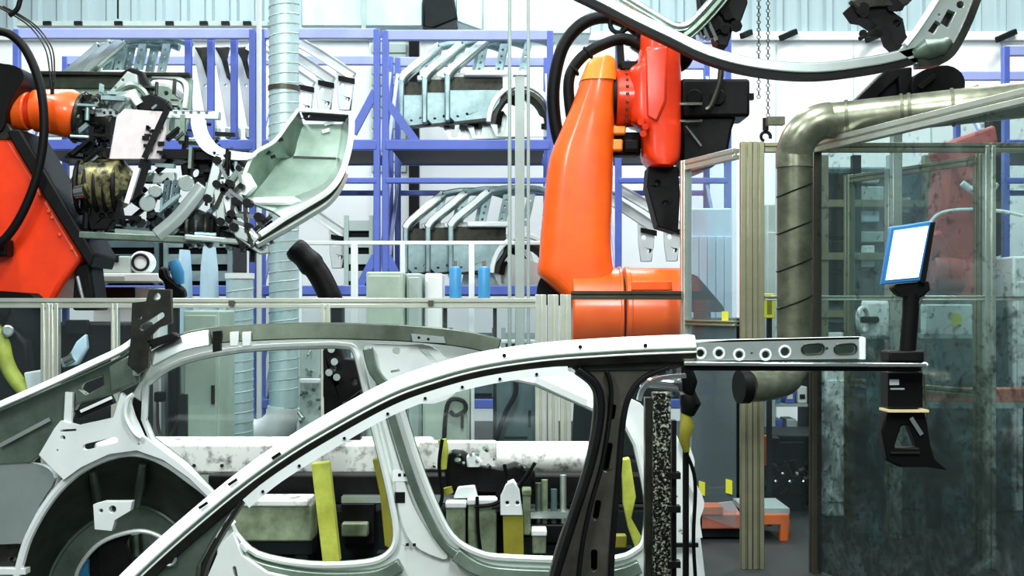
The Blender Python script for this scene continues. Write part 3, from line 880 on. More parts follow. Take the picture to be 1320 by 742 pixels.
# ------------------------------------------------------------------ olive extraction pipe with elbows
PY = 6.33
pr = 0.088
t = thing('extraction_pipe', PZ(1025, 0.9, PY), 'olive grey extraction pipe with bend above the glass fence', 'pipe')
zA = P(0, 200, PY).z
xv = P(1024, 0, PY).x
zB = P(0, 428, PY).z
MB().cyl((xv, PY, zA), (xv, PY, zB - 0.2), pr, 28).build('riser', 'duct_dark', t)
MB().cyl((xv, PY, P(0, 216, PY).z), (xv, PY, P(0, 193, PY).z), pr + 0.006, 28).build('collar', 'duct_olive', t)
m = MB()
for k in range(4):
    z = P(0, 245 + 48 * k, PY).z
    m = MB().tube([Vector((xv + (pr + 0.001) * math.cos(a), PY + (pr + 0.001) * math.sin(a), z + 0.035 * math.cos(a))) for a in [i * math.pi / 12 for i in range(25)]], 0.005, 4)
    m.build('seam', 'steel_dark', t)
R = 0.17
cz = zA
arc = [Vector((xv + R - R * math.cos(a), PY - 0.05 * math.sin(a), cz + R * math.sin(a))) for a in [i * math.pi / 24 for i in range(13)]]
MB().tube(arc, pr + 0.004, 28).build('elbow', 'duct_olive', t)
e = arc[-1]
far = P(1325, 128, 6.0); far = Vector((far.x, 6.0, far.z))
far = Vector((e.x + (far.x - e.x) * 1.5, e.y + (far.y - e.y) * 1.5, e.z + (far.z - e.z) * 1.5))
MB().cyl(e, far, pr, 28).build('run', 'duct_olive', t)
for q in (0.06, 0.25, 0.275, 0.42):
    p = e.lerp(far, q); dd = (far - e).normalized()
    MB().cyl(p - dd * 0.008, p + dd * 0.008, pr + 0.007, 28).build('joint_ring', 'duct_dark', t)
# lower bend going left under the roof rail
low = [P(1024, 440, PY), P(1023, 470, PY - 0.05), P(1012, 490, PY - 0.12), P(985, 497, PY - 0.25), P(965, 498, PY - 0.3)]
MB().tube(smooth(low, 6), 0.075, 24).build('lower_bend', 'duct_olive', t)
MB().cyl(low[-1] + Vector((-0.002, 0, 0)), low[-1] + Vector((-0.05, -0.012, 0)), 0.082, 24).build('open_end', 'black_metal', t)
# support arm of the pipe
MB().pbox(990, 150, 1012, 160, 6.5, 0.06).build('bracket', 'duct_dark', t)

# ================================================================== ROBOTS
def hexbolts(m, c, axis, R, n, r=0.012, l=0.015):
    ax = Vector(axis).normalized(); u = ax.orthogonal().normalized(); w = ax.cross(u)
    for i in range(n):
        a = 2 * math.pi * i / n
        p = Vector(c) + (u * math.cos(a) + w * math.sin(a)) * R
        m.cyl(p, p + ax * l, r, 6)
    return m

# --- big orange robot
RB = 8.0
t = thing('industrial_robot', PZ(800, 0, RB), 'large orange industrial robot standing behind the car roof rail', 'robot')
robot1 = t
# lower arm
out = s2([(756, 86), (740, 130), (721, 172), (708, 205), (702, 250), (697, 300), (693, 352)], 4) + \
      s2([(693, 352), (706, 364), (722, 380), (735, 398), (760, 400)], 3)[1:] + [(790, 398), (792, 345), (786, 310), (790, 240), (791, 165), (792, 84)] + [(775, 81)]
arm = MB().loft([(81, 768, 786), (84, 758, 791), (100, 750, 792), (130, 739, 792), (170, 722, 791), (205, 708, 790), (250, 702, 789), (300, 697, 787), (330, 695, 788), (352, 693, 791), (366, 706, 794), (382, 724, 796), (400, 736, 798), (404, 740, 798)], RB, 0.38, 3.4, 28).build('lower_arm', 'robot_orange', t, ang=70)
MB().loft([(79, 768, 788), (83, 757, 793), (95, 751, 794), (108, 746, 794)], RB, 0.40, 3.4, 28).build('arm_crown_highlight', 'robot_amber', t, ang=70)  # highlight on the arm top, painted in amber
# shoulder drum along X
a, b = P(736, 402, RB), P(799, 402, RB)
MB().cyl(a, b, 0.285, 40).build('shoulder', 'robot_orange', t, bevel=0.012)
a2, b2 = P(803, 402, RB), P(880, 402, RB)
sh = MB().cyl(a2, b2, 0.285, 40).build('shoulder_drum', 'robot_orange', t, bevel=0.02)
hexbolts(MB(), b2, (1, 0, 0), 0.22, 12).build('bolts', 'black_metal', sh, kind='stuff')
MB().pbox(814, 362, 866, 374, RB - 0.29, 0.05).build('cover_strip', 'robot_orange', sh, bevel=0.006)
MB().cyl(b, a2, 0.26, 32).build('joint_gap', 'black_metal', t)
MB().cyl(P(796, 402, RB), P(800, 402, RB), 0.294, 40).build('flange_ring', 'robot_orange', t, bevel=0.006)
MB().cyl(P(804, 402, RB), P(811, 402, RB), 0.292, 40).build('flange_ring', 'robot_orange', t, bevel=0.006)
# turntable and pedestal
zc = P(0, 402, RB).z
MB().cyl((P(800, 0, RB).x, RB, zc - 0.2), (P(800, 0, RB).x, RB, 0.45), 0.28, 36, 0.32).build('turntable', 'machine_dark', t, bevel=0.02)
MB().cyl((P(800, 0, RB).x, RB, 0.45), (P(800, 0, RB).x, RB, 0), 0.34, 36, 0.38).build('pedestal', 'black_metal', t, bevel=0.02)
# boot behind the arm
MB().pplate(s2([(697, 358), (706, 356), (726, 378), (730, 392), (700, 392), (692, 378)], 3, True), [], RB + 0.05, 0.2).build('boot', 'rubber', t, bevel=0.02)
# elbow housing
out = [(800, 94), (812, 92), (822, 84), (824, 48), (836, 40), (873, 46)] + [(875, 120), (875, 206), (868, 214)] + s2([(868, 214), (845, 216), (832, 212), (827, 200)], 3) + [(826, 165), (800, 160), (795, 130)]
MB().loft([(40, 838, 868), (44, 826, 873), (60, 823, 875), (84, 820, 875), (94, 808, 876), (120, 806, 876), (158, 808, 876), (168, 824, 876), (200, 827, 875), (210, 831, 872), (216, 838, 866)], RB, 0.42, 3.6, 28).build('elbow_housing', 'robot_orange_graded', t, ang=70)
MB().pplate([(832, 60), (862, 56), (860, 130), (848, 158), (834, 150)], [], RB - 0.225, 0.05).build('cover_plate', 'robot_orange_graded', t, bevel=0.02)
a, b = P(793, 127, RB), P(832, 127, RB)
MB().cyl(a, b, 0.185, 36).build('elbow_joint', 'robot_orange_graded', t, bevel=0.012)
m = MB()
for k in range(24):
    an = 2 * math.pi * k / 24
    p = P(805.5, 127, RB) + Vector((0, math.cos(an) * 0.187, math.sin(an) * 0.187))
    m.ball(p, 0.011, 6)
m.build('bolts', 'steel_dark', t, kind='stuff')
MB().cyl(P(789, 127, RB), P(794, 127, RB), 0.17, 32).build('joint_gap', 'rubber', t)
for (x0, y0, x1, y1, mm) in ((784, 162, 807, 173, 'robot_amber'), (784, 179, 803, 194, 'robot_amber'), (805, 179, 824, 194, 'black_metal')):
    MB().pbox(x0, y0, x1, y1, RB - 0.1, 0.14).build('motor_cover', mm, t, bevel=0.012)
MB().pbox(788, 170, 826, 200, RB - 0.02, 0.15).build('motor_block', 'black_metal', t, bevel=0.012)
m = MB()
for (x, y) in ((826, 157), (832, 163), (829, 172)):
    m.cyl(P(x, y, RB - 0.19), P(x, y, RB - 0.24), 0.022, 8)
m.build('plug', 'robot_orange_graded', t)
# dark forearm with motors behind
fo = MB().pbox(878, 101, 967, 150, RB - 0.1, 0.34).build('forearm', 'black_metal', t, bevel=0.02)
MB().pbox(966, 120, 972, 128, RB, 0.05).build('stud', 'black_metal', fo)
MB().pplate([(878, 150), (950, 150), (944, 166), (938, 200), (920, 214), (900, 222), (878, 222)], [], RB - 0.06, 0.28).build('forearm_bracket', 'black_metal', t, bevel=0.02)
MB().pplate([(836, 214), (874, 214), (877, 250), (874, 300), (848, 292), (840, 262), (834, 240)], [circ(848, 236, 3), circ(858, 262, 3)], RB - 0.04, 0.25).build('forearm_link', 'black_metal', t, bevel=0.02)
for y in (134, 156):
    MB().cyl(P(872, y, RB - 0.14), P(905, y, RB - 0.14), 0.01, 6).build('pneumatic_line', 'chrome', t)
MB().cyl(P(884, 162, RB - 0.1), P(904, 188, RB - 0.1), 0.008, 6).build('pneumatic_line', 'chrome', t)
MB().tube(pp([(930, 75), (928, 105), (917, 135), (910, 142)], RB - 0.16), 0.02, 8).build('signal_cable', 'steel_dark', t)
for x in (895, 925):
    MB().cyl(P(x, 125, RB - 0.1), P(x, 125, RB - 0.14), 0.05, 16).build('motor_cap', 'black_metal', t, bevel=0.005)
MB().cyl(P(846, 58, RB), P(880, 62, RB + 0.1), 0.16, 24).build('wrist_motor', 'black_metal', t, bevel=0.02)
# hoses
MB().tube(pp([(728, 208), (716, 160), (714, 110), (726, 60), (752, 30), (784, 22), (815, 34), (836, 56)], RB + 0.06, 6), 0.042, 12).build('hose', 'rubber', t)
MB().tube(pp([(744, 190), (735, 140), (734, 100), (750, 74), (776, 58), (806, 50), (832, 64)], RB - 0.06, 6), 0.036, 12).build('hose', 'rubber', t)
m = MB()
m.ring(P(798, 30, RB), (0.4, 1, 0.1), 0.06, 0.016, 16, 8)
m.ring(P(812, 44, RB), (0.7, 1, 0.2), 0.06, 0.018, 16, 8)
m.build('hose_clamp', 'black_metal', t)
MB().pplate([(795, 50), (803, 46), (806, 84), (797, 86)], [], RB - 0.05, 0.1).build('hose_bracket', 'black_metal', t, bevel=0.01)
MB().pbox(800, 78, 828, 90, RB - 0.08, 0.1).build('hose_block', 'black_metal', t, bevel=0.01)
MB().pplate([(806, 64), (822, 56), (824, 74), (816, 80), (808, 76)], [circ(815, 68, 4)], RB - 0.03, 0.03).build('lug', 'steel', t)
for x, y in ((758, 68), (740, 90)):
    p = P(x, y, RB - 0.06)
    MB().ring(p, (1, 0, 0.8), 0.036, 0.012, 14, 6).build('hose_band', 'black_metal', t)

# --- red robot at the left with its black rail
RL = 7.6
t = thing('industrial_robot', PZ(20, 0, RL), 'red orange robot arm with black side rail next to the gripper', 'robot')
MB().pplate([(-60, 172), (14, 178), (60, 252), (106, 332), (84, 360), (66, 392), (-40, 392), (-70, 300)], [], RL - 0.15, 0.34).build('lower_arm', 'robot_orange_graded', t, bevel=0.03, seg=3)
MB().pplate([(8, 168), (26, 166), (74, 246), (122, 328), (116, 346), (106, 332), (58, 256), (12, 178)], [], RL - 0.2, 0.42).build('side_rail', 'black_metal', t, bevel=0.012)
m = MB()
for x, y in ((62, 272), (66, 280), (76, 302), (92, 320), (50, 250)):
    m.cyl(P(x, y, RL - 0.14), P(x + 1, y, RL - 0.165), 0.01, 6)
m.build('bolts', 'robot_orange', t, kind='stuff')
MB().pplate([(96, 342), (116, 338), (118, 356), (124, 400), (92, 400)], [], RL - 0.1, 0.25).build('lower_joint', 'black_metal', t, bevel=0.02)
MB().cyl(P(100, 356, RL - 0.12), P(108, 392, RL - 0.12), 0.012, 8).build('rod', 'chrome', t)
MB().pplate([(-40, 372), (46, 378), (62, 392), (-40, 400)], [], RL - 0.2, 0.3).build('joint_boot', 'rubber', t, bevel=0.02)
MB().cyl(PZ(10, 1.42, RL), PZ(10, 0.5, RL), 0.28, 32, 0.3).build('turntable', 'machine_dark', t, bevel=0.02)
MB().cyl(PZ(10, 0.5, RL), PZ(10, 0, RL), 0.32, 32, 0.36).build('pedestal', 'machine_dark', t, bevel=0.02)
# wrist
MB().cyl(P(-30, 141, RL), P(38, 143, RL), 0.125, 32, 0.12).build('wrist', 'robot_orange', t, bevel=0.012)
MB().cyl(P(38, 143, RL), P(46, 143, RL), 0.112, 32).build('wrist_groove', 'robot_orange_graded', t)
w2 = MB().tube([P(46, 143, RL), P(60, 143, RL), P(92, 147, RL), P(104, 149, RL)], [0.128, 0.132, 0.15, 0.125], 32).build('wrist_head', 'robot_orange', t)
MB().tube([P(103, 149, RL), P(108, 150, RL), P(116, 151, RL)], [0.15, 0.15, 0.11], 28).build('wrist_flange', 'steel_dark', t, bevel=0.008)
hexbolts(MB(), P(108, 150, RL), (1, 0.0, 0), 0.13, 10, 0.012, 0.02).build('flange_bolts', 'steel', t, kind='stuff')
MB().pplate(s2([(-30, 85), (4, 82), (26, 88), (30, 102), (18, 120), (8, 142), (2, 168), (-30, 170)], 3, True), [], RL - 0.18, 0.34).build('elbow_cowl', 'rubber', t, bevel=0.05, seg=3)
MB().pplate([(-30, 160), (10, 158), (20, 172), (10, 180), (-30, 178)], [], RL - 0.16, 0.3).build('elbow_ring', 'steel_dark', t, bevel=0.012)
MB().tube(pp([(-20, 40), (8, 42), (30, 60), (46, 92), (55, 130), (56, 180), (46, 232), (26, 280), (2, 312), (-20, 320)], RL - 0.3, 6), 0.026, 12).build('hose', 'rubber', t)
for dx in (0, 5, 9):
    MB().tube(pp([(-5 + dx, 8), (18 + dx, 20), (40 + dx, 36), (58 + dx, 62), (64 + dx * 0.7, 92), (66 + dx * 0.3, 122)], RL - 0.1, 5), 0.005, 6).build('wire', 'steel_dark', t)
MB().tube(pp([(30, -12), (26, 0), (22, 12), (12, 20)], RL - 0.1, 4), 0.016, 8).build('cable_end', 'rubber', t)
MB().pplate([(8, 308), (-20, 300), (-20, 330), (8, 330)], [], RL - 0.26, 0.12).build('hose_block', 'black_metal', t, bevel=0.012)

# ================================================================== GRIPPER AND THE PART IT HOLDS (left)
GY = 7.5
t = thing('robot_gripper', P(200, 230, GY), 'crowded steel gripper with perforated bars mounted on the red robot wrist', 'gripper')
def bolt_row(x0, x1, y, n, Y, par, r=0.012):
    m = MB()
    for i in range(n):
        x = x0 + (x1 - x0) * i / max(n - 1, 1)
        m.cyl(P(x, y, Y), P(x, y, Y) + Vector((0, -0.02, 0)), r, 6)
    return m.build('bolt_row', 'black_metal', par, kind='stuff')
MB().cyl(P(114, 151, 7.6), P(150, 160, 7.55), 0.07, 20).build('tool_flange', 'steel_dark', t, bevel=0.01)
bar1 = MB().pplate([(122, 139), (282, 143), (282, 153), (122, 150)], [circ(x, 145.5, 1.9, n=8) for x in (134, 142, 150, 158, 226, 236, 246, 256, 266)], GY, 0.06).build('perforated_bar', 'steel', t, bevel=0.004)
MB().pplate([(140, 205), (150, 150), (160, 140), (212, 144), (214, 168), (206, 205)], [], GY - 0.08, 0.03).build('sensor_plate', 'pink_plate', t, bevel=0.006)
m = MB()
rnd = random.Random(4)
for k in range(16):
    x, y = rnd.uniform(186, 210), rnd.uniform(160, 204)
    m.box(P(x, y, GY - 0.09), (rnd.uniform(0.01, 0.04), 0.012, rnd.uniform(0.008, 0.03)))
m.build('terminal_block', 'black_metal', t, kind='stuff')
MB().pplate([(112, 190), (300, 194), (304, 205), (260, 206), (112, 200)], [circ(x, 198, 1.6, n=8) for x in (150, 164, 182, 204)], GY - 0.05, 0.09).build('main_bar', 'black_metal', t, bevel=0.008)
MB().bar(P(186, 204, GY - 0.12), P(216, 140, GY - 0.12), 0.03, 0.03).build('hose_rod', 'black_metal', t)
# zig-zag upper arm with holes
arm_o = [(122, 138), (164, 92), (176, 96), (178, 108), (146, 140)]
MB().pplate(arm_o, [circ(138, 124, 2, n=8), circ(148, 113, 2, n=8), circ(158, 103, 2, n=8)], GY + 0.06, 0.04).build('upper_arm', 'steel', t, bevel=0.006)
MB().tube(pp([(140, 142), (150, 122), (168, 110), (186, 118), (194, 136)], GY + 0.02), 0.022, 8).build('bent_arm', 'steel_green', t)
MB().tube([P(150, 142, GY), P(158, 128, GY), P(172, 124, GY), P(180, 136, GY)], [0.04, 0.05, 0.05, 0.04], 10).build('clamp_knuckle', 'steel', t)
MB().pplate([(154, 94), (168, 86), (184, 92), (192, 110), (196, 128), (184, 126), (176, 106), (160, 100)], [], GY + 0.1, 0.06).build('valve_cluster', 'black_metal', t, bevel=0.01)
MB().pplate([(176, 126), (196, 120), (214, 128), (222, 142), (176, 142)], [], GY - 0.02, 0.12).build('valve_block', 'black_metal', t, bevel=0.012)
m = MB()
for k in range(18):
    x, y = rnd.uniform(108, 134), rnd.uniform(124, 146)
    m.cyl(P(x, y, GY - 0.05), P(x + rnd.uniform(-6, 6), y + rnd.uniform(-5, 5), GY + 0.05), rnd.uniform(0.008, 0.018), 6)
m.build('fittings', 'steel_dark', t, kind='stuff')
m = MB()
for k in range(22):
    x, y = rnd.uniform(96, 140), rnd.uniform(172, 200)
    m.cyl(P(x, y, GY - 0.05), P(x + rnd.uniform(-8, 8), y + rnd.uniform(-6, 6), GY + 0.05), rnd.uniform(0.01, 0.025), 6)
m.build('fittings', 'black_metal', t, kind='stuff')
# dark welding transformer lump with brass
m = MB()
m.tube([P(100, 244, GY), P(112, 236, GY), P(150, 240, GY), P(168, 250, GY)], [0.07, 0.15, 0.17, 0.1], 18)
m.build('transformer', 'brass_grime', t)
MB().tube(pp([(98, 262), (96, 238), (106, 218), (120, 212)], GY - 0.08), 0.02, 8).build('cable', 'steel', t)
for x in (104, 116, 128, 140, 152):
    MB().ring(P(x, 242, GY), (1, 0.1, 0), 0.155, 0.014, 18, 6).build('coil', 'black_metal', t)
MB().cyl(P(100, 248, GY - 0.14), P(112, 246, GY - 0.16), 0.045, 12).build('shackle', 'chrome', t)
MB().pplate([(110, 268), (152, 262), (158, 292), (146, 284), (138, 296), (116, 296)], [circ(131, 278, 3), circ(142, 277, 3)], GY - 0.06, 0.1).build('gun_jaw', 'black_metal', t, bevel=0.012)
MB().bar(P(164, 262, GY - 0.1), P(178, 216, GY - 0.1), 0.03, 0.03).build('white_rod', 'machine_white', t)
MB().bar(P(172, 262, GY - 0.06), P(188, 206, GY - 0.06), 0.05, 0.05).build('strut', 'black_metal', t)
MB().pplate([(184, 222), (226, 222), (226, 236), (184, 236)], [], GY + 0.05, 0.05).build('cross_plate', 'steel', t, bevel=0.006)
m = MB()
for k in range(14):
    x, y = rnd.uniform(172, 206), rnd.uniform(246, 290)
    m.cyl(P(x, y, GY - 0.05), P(x + rnd.uniform(-9, 9), y + rnd.uniform(-9, 9), GY + 0.05), rnd.uniform(0.012, 0.03), 7)
m.build('cylinder_cluster', 'machine_dark', t, kind='stuff')
for x, y, r in ((190, 262, 0.05), (200, 246, 0.04), (240, 236, 0.05)):
    MB().cyl(P(x, y, GY - 0.08), P(x, y, GY - 0.02), r, 14).build('sensor', 'steel', t, bevel=0.006)
# perforated uprights
for x0, x1 in ((206, 214), (217, 226)):
    MB().pplate([(x0 + 6, 232), (x1 + 6, 232), (x1 - 4, 300), (x0 - 4, 300)], [circ((x0 + x1) / 2 + 5 - k * 1.4, 240 + k * 9, 1.6, n=8) for k in range(6)], GY + 0.02, 0.04).build('perforated_post', 'machine_teal', t)
# long rails below
MB().bar(P(104, 303, GY - 0.05), P(262, 310, GY - 0.05), 0.1, 0.045).build('lower_rail', 'steel_green', t, bevel=0.008)
MB().bar(P(240, 306, GY - 0.1), P(342, 314, GY - 0.1), 0.1, 0.035).build('lower_rail', 'steel', t, bevel=0.008)
MB().sweep(pp([(204, 304), (232, 280), (264, 240)], GY - 0.06), [(0.045, -0.04), (0.045, 0.04), (-0.045, 0.04), (-0.045, -0.04), (-0.01, -0.05), (0.01, -0.05)]).build('diagonal_strut', 'steel', t, bevel=0.006)
MB().bar(P(150, 298, GY), P(205, 302, GY), 0.06, 0.03).build('spacer', 'steel', t)
MB().pplate([(232, 212), (270, 198), (280, 226), (264, 246), (236, 240)], [circ(250, 222, 6)], GY + 0.02, 0.1).build('clamp_body', 'black_metal', t, bevel=0.012)
m = MB()
m.tube([P(236, 300, GY), P(256, 292, GY), P(286, 298, GY)], [0.06, 0.11, 0.07], 14)
m.build('motor', 'machine_dark', t)
for x in (246, 258, 270):
    MB().ring(P(x, 296, GY), (1, 0, 0), 0.1, 0.014, 16, 6).build('motor_rib', 'steel_dark', t)
# bright curved bracket sheet from bar to clamps
MB().pplate(s2([(246, 152), (262, 152), (268, 172), (284, 190), (312, 196), (330, 198), (318, 206), (284, 204), (262, 194), (250, 176)], 3, True), [circ(276, 197, 2.2, n=8), circ(290, 201, 2.2, n=8)], GY - 0.1, 0.03).build('bracket_sheet', 'steel_pale', t, bevel=0.006)
# toggle clamps holding the workpiece
def clamp(x, y, s, ang, m1='steel'):
    c = P(x, y, GY - 0.16)
    R = Matrix.Rotation(ang, 3, 'Y')
    q = lambda a, b, d=0: c + R @ Vector((a * s, d, b * s))
    cl = MB().bar(q(0, -0.12), q(0, 0.12), 0.05 * s, 0.05 * s, (0, 1, 0)).build('toggle_clamp', m1, t, bevel=0.006)
    MB().bar(q(0, 0.1, -0.03), q(0.09, 0.0, -0.03), 0.02, 0.028 * s, (0, 1, 0)).build('link', 'chrome', cl)
    MB().bar(q(0.08, 0.02, -0.03), q(0.05, -0.14, -0.03), 0.02, 0.03 * s, (0, 1, 0)).build('lever', 'steel_dark', cl)
    m = MB()
    for a, b in ((0, 0.1), (0.09, 0.0), (0.0, -0.1)):
        m.cyl(q(a, b, -0.06), q(a, b, 0.03), 0.022 * s, 8)
    m.build('pivot_pins', 'black_metal', cl, kind='stuff')
    return cl
clamp(276, 232, 1.15, 0.25); clamp(284, 262, 1.1, -0.1); clamp(298, 268, 1.2, -0.25, 'steel_pale')
clamp(300, 232, 0.8, 0.6, 'steel_green'); clamp(318, 296, 1.2, -0.75); clamp(306, 300, 0.9, -0.5, 'steel_dark')
MB().pplate([(290, 286), (312, 290), (346, 316), (348, 326), (334, 328), (304, 306)], [circ(322, 310, 3)], GY - 0.2, 0.05).build('lower_jaw', 'steel', t, bevel=0.008)
MB().pplate([(300, 232), (320, 222), (330, 240), (318, 252), (302, 250)], [], GY - 0.16, 0.06).build('upper_jaw', 'steel_pale', t, bevel=0.008)
MB().pplate([(250, 290), (300, 300), (336, 318), (330, 326), (286, 314), (252, 304)], [], GY - 0.05, 0.08).build('dark_link', 'black_metal', t, bevel=0.01)
m = MB()
for k in range(26):
    x, y = rnd.uniform(264, 312), rnd.uniform(196, 250)
    m.cyl(P(x, y, GY - 0.06), P(x + rnd.uniform(-6, 6), y + rnd.uniform(-9, 9), GY + 0.02), rnd.uniform(0.007, 0.018), 6)
m.build('fittings', 'black_metal', t, kind='stuff')

def greebles(box, n, m, seed, Y=GY, s0=0.02, s1=0.09):
    r = random.Random(seed); mb_ = MB()
    x0, y0, x1, y1 = box
    for k in range(n):
        x, y = r.uniform(x0, x1), r.uniform(y0, y1)
        c = P(x, y, Y + r.uniform(-0.1, 0.12))
        R = Matrix.Rotation(r.choice((0.05, 0.05, -0.7, 1.62, 1.62)), 3, 'Y')
        l = r.uniform(s0, s1)
        if r.random() < 0.55:
            mb_.box(c, (l * 1.8, r.uniform(0.02, 0.06), l * r.uniform(0.2, 0.4)), R)
        else:
            d = R @ Vector((l * 0.8, 0, 0))
            mb_.cyl(c - d, c + d, l * r.uniform(0.15, 0.3), 8)
    return mb_.build('fixture_hardware', m, t, kind='stuff')
for i, (bx_, n_, m_) in enumerate((((96, 168, 142, 206), 20, 'black_metal'), ((98, 128, 136, 200), 7, 'steel_teal'), ((100, 208, 170, 292), 24, 'black_metal'), ((100, 206, 168, 270), 7, 'steel_teal'),
                                   ((170, 206, 240, 296), 22, 'black_metal'), ((172, 208, 246, 298), 10, 'steel_teal'), ((214, 150, 300, 208), 14, 'black_metal'), ((216, 152, 262, 206), 5, 'steel_green'),
                                   ((262, 196, 316, 306), 30, 'black_metal'), ((264, 200, 318, 312), 12, 'steel_teal'), ((150, 104, 226, 142), 14, 'steel_dark'), ((130, 112, 200, 142), 5, 'steel_teal'),
                                   ((230, 280, 300, 316), 14, 'black_metal'), ((296, 286, 346, 326), 12, 'steel_dark'), ((108, 262, 160, 298), 14, 'black_metal'))):
    greebles(bx_, n_, m_, 40 + i)

# --- stamped trough panel held in the gripper
t = thing('stamped_panel', P(380, 240, 7.5), 'curved trough shaped steel panel held at the end of the gripper', 'car panel')
rows = [
    [(385, 141, 7.72), (391, 160, 7.86), (440, 160, 7.86), (453, 146, 7.72)],
    [(372, 158, 7.65), (384, 180, 7.82), (438, 182, 7.82), (453, 170, 7.66)],
    [(354, 182, 7.55), (378, 201, 7.78), (434, 203, 7.78), (449, 196, 7.6)],
    [(328, 198, 7.46), (362, 206, 7.74), (434, 208, 7.74), (440, 224, 7.52)],
    [(316, 222, 7.40), (342, 232, 7.60), (418, 236, 7.60), (424, 246, 7.44)],
    [(308, 246, 7.36), (326, 252, 7.48), (378, 254, 7.48), (398, 263, 7.38)],
    [(312, 258, 7.32), (326, 262, 7.40), (352, 272, 7.40), (366, 282, 7.32)],
]
g = [[P(*c) for c in r] for r in rows]
cols = [smooth([g[i][j] for i in range(7)], 4) for j in range(4)]
nr = len(cols[0])
def skin(ja, jb, sub, name, m, thick=0.012, holes=()):
    vs, fs = [], []
    for i in range(nr):
        for k in range(sub + 1):
            vs.append(cols[ja][i].lerp(cols[jb][i], k / sub))
    n = len(vs)
    vs = vs + [v + Vector((0.0, thick, -thick)) for v in vs]
    for i in range(nr - 1):
        for k in range(sub):
            a = i * (sub + 1) + k
            q = (a, a + 1, a + sub + 2, a + sub + 1)
            fs.append(q); fs.append(tuple(x + n for x in q[::-1]))
    edge = [k for k in range(sub + 1)] + [i * (sub + 1) + sub for i in range(1, nr)] + [(nr - 1) * (sub + 1) + k for k in range(sub - 1, -1, -1)] + [i * (sub + 1) for i in range(nr - 2, 0, -1)]
    for i in range(len(edge)):
        a, b = edge[i], edge[(i + 1) % len(edge)]
        fs.append((a, b, b + n, a + n))
    return MB().add(vs, fs).build(name, m, t)
fl = skin(1, 2, 4, 'floor_sheet', 'sheet_green')
lw = skin(0, 1, 2, 'side_wall', 'steel_green')
skin(2, 3, 2, 'side_wall', 'steel')
MB().tube(cols[0], 0.012, 6).build('rim', 'steel_pale', t)
MB().tube(cols[3] + [P(335, 303, 7.25)], 0.02, 6).build('rim', 'steel_pale', t)
MB().tube([v + Vector((-0.005, -0.0, -0.035)) for v in cols[3][9:]] + [P(333, 310, 7.25)], 0.014, 6).build('rim_groove', 'steel_dark', t)
MB().tube([v + Vector((0.0, -0.0, -0.07)) for v in cols[3][10:]] + [P(331, 316, 7.25)], 0.02, 6).build('lower_lip', 'steel', t)
MB().bar(cols[0][0] + Vector((0, 0, 0.0)), cols[3][0] + Vector((0, 0, 0.0)), 0.03, 0.02).build('top_edge', 'steel_pale', t)
MB().pplate([(388, 144), (450, 147), (448, 156), (392, 154)], [circ(398, 149, 2.5, n=8)], 7.8, 0.05).build('top_pocket', 'black_metal', t, bevel=0.006)
MB().bar(P(378, 203, 7.765), P(433, 205, 7.765), 0.02, 0.02).build('crease', 'steel_dark', t)
for x, y, w in ((424, 158, 12), (420, 168, 10)):
    MB().bar(P(x - w / 2, y + 2, 7.83), P(x + w / 2, y - 1, 7.83), 0.01, 0.022).build('cutout', 'machine_white', t)
MB().pplate([(318, 254), (378, 253), (388, 258), (376, 264), (318, 264)], [], 7.40, 0.04).build('nose_tube', 'steel_pale', t, bevel=0.015, seg=3)
m = MB()
for x, y, Y in ((345, 196, 7.58), (352, 202, 7.62), (362, 180, 7.6)):
    m.bar(P(x - 3, y + 1, Y - 0.02), P(x + 3, y - 1, Y - 0.02), 0.01, 0.02)
m.build('wall_slots', 'black_metal', t, kind='stuff')

# ================================================================== HOISTED SIDE FRAME (upper right)
UY = 6.5
t = thing('hoisted_side_frame', P(1000, 90, UY), 'curved steel car side frame hanging in the air above the glass fence', 'car panel')
hat = [(0.036, 0.03), (0.036, -0.02), (0.018, -0.045), (-0.012, -0.045), (-0.022, -0.02), (-0.04, -0.02), (-0.04, 0.03)]
main = pp([(640, -62), (700, -34), (768, -2), (818, 24), (864, 46), (905, 66), (950, 80), (1000, 88), (1050, 90), (1100, 85), (1150, 76), (1200, 62)], UY)
MB().sweep(main, [(0.034, 0.03), (0.034, -0.03), (0.026, -0.05), (-0.02, -0.05), (-0.03, -0.03), (-0.03, 0.03)]).build('main_rail', 'steel', t, bevel=0.004)
MB().sweep([v + Vector((0, -0.005, -0.042)) for v in main], [(0.012, 0.03), (0.012, -0.045), (-0.016, -0.045), (-0.016, 0.03)]).build('under_flange', 'black_metal', t)
br = pp([(800, -6), (840, 18), (868, 34), (884, 34), (898, 22), (918, 0), (950, -40)], UY - 0.01)
MB().sweep(br, [(a * 0.55, b) for a, b in hat]).build('window_flange', 'steel', t, bevel=0.004)
MB().sweep(pp([(876, 52), (892, 40), (912, 20), (934, -6), (962, -44)], UY), [(a * 0.75, b) for a, b in hat]).build('branch_pillar', 'steel_green', t, bevel=0.004)
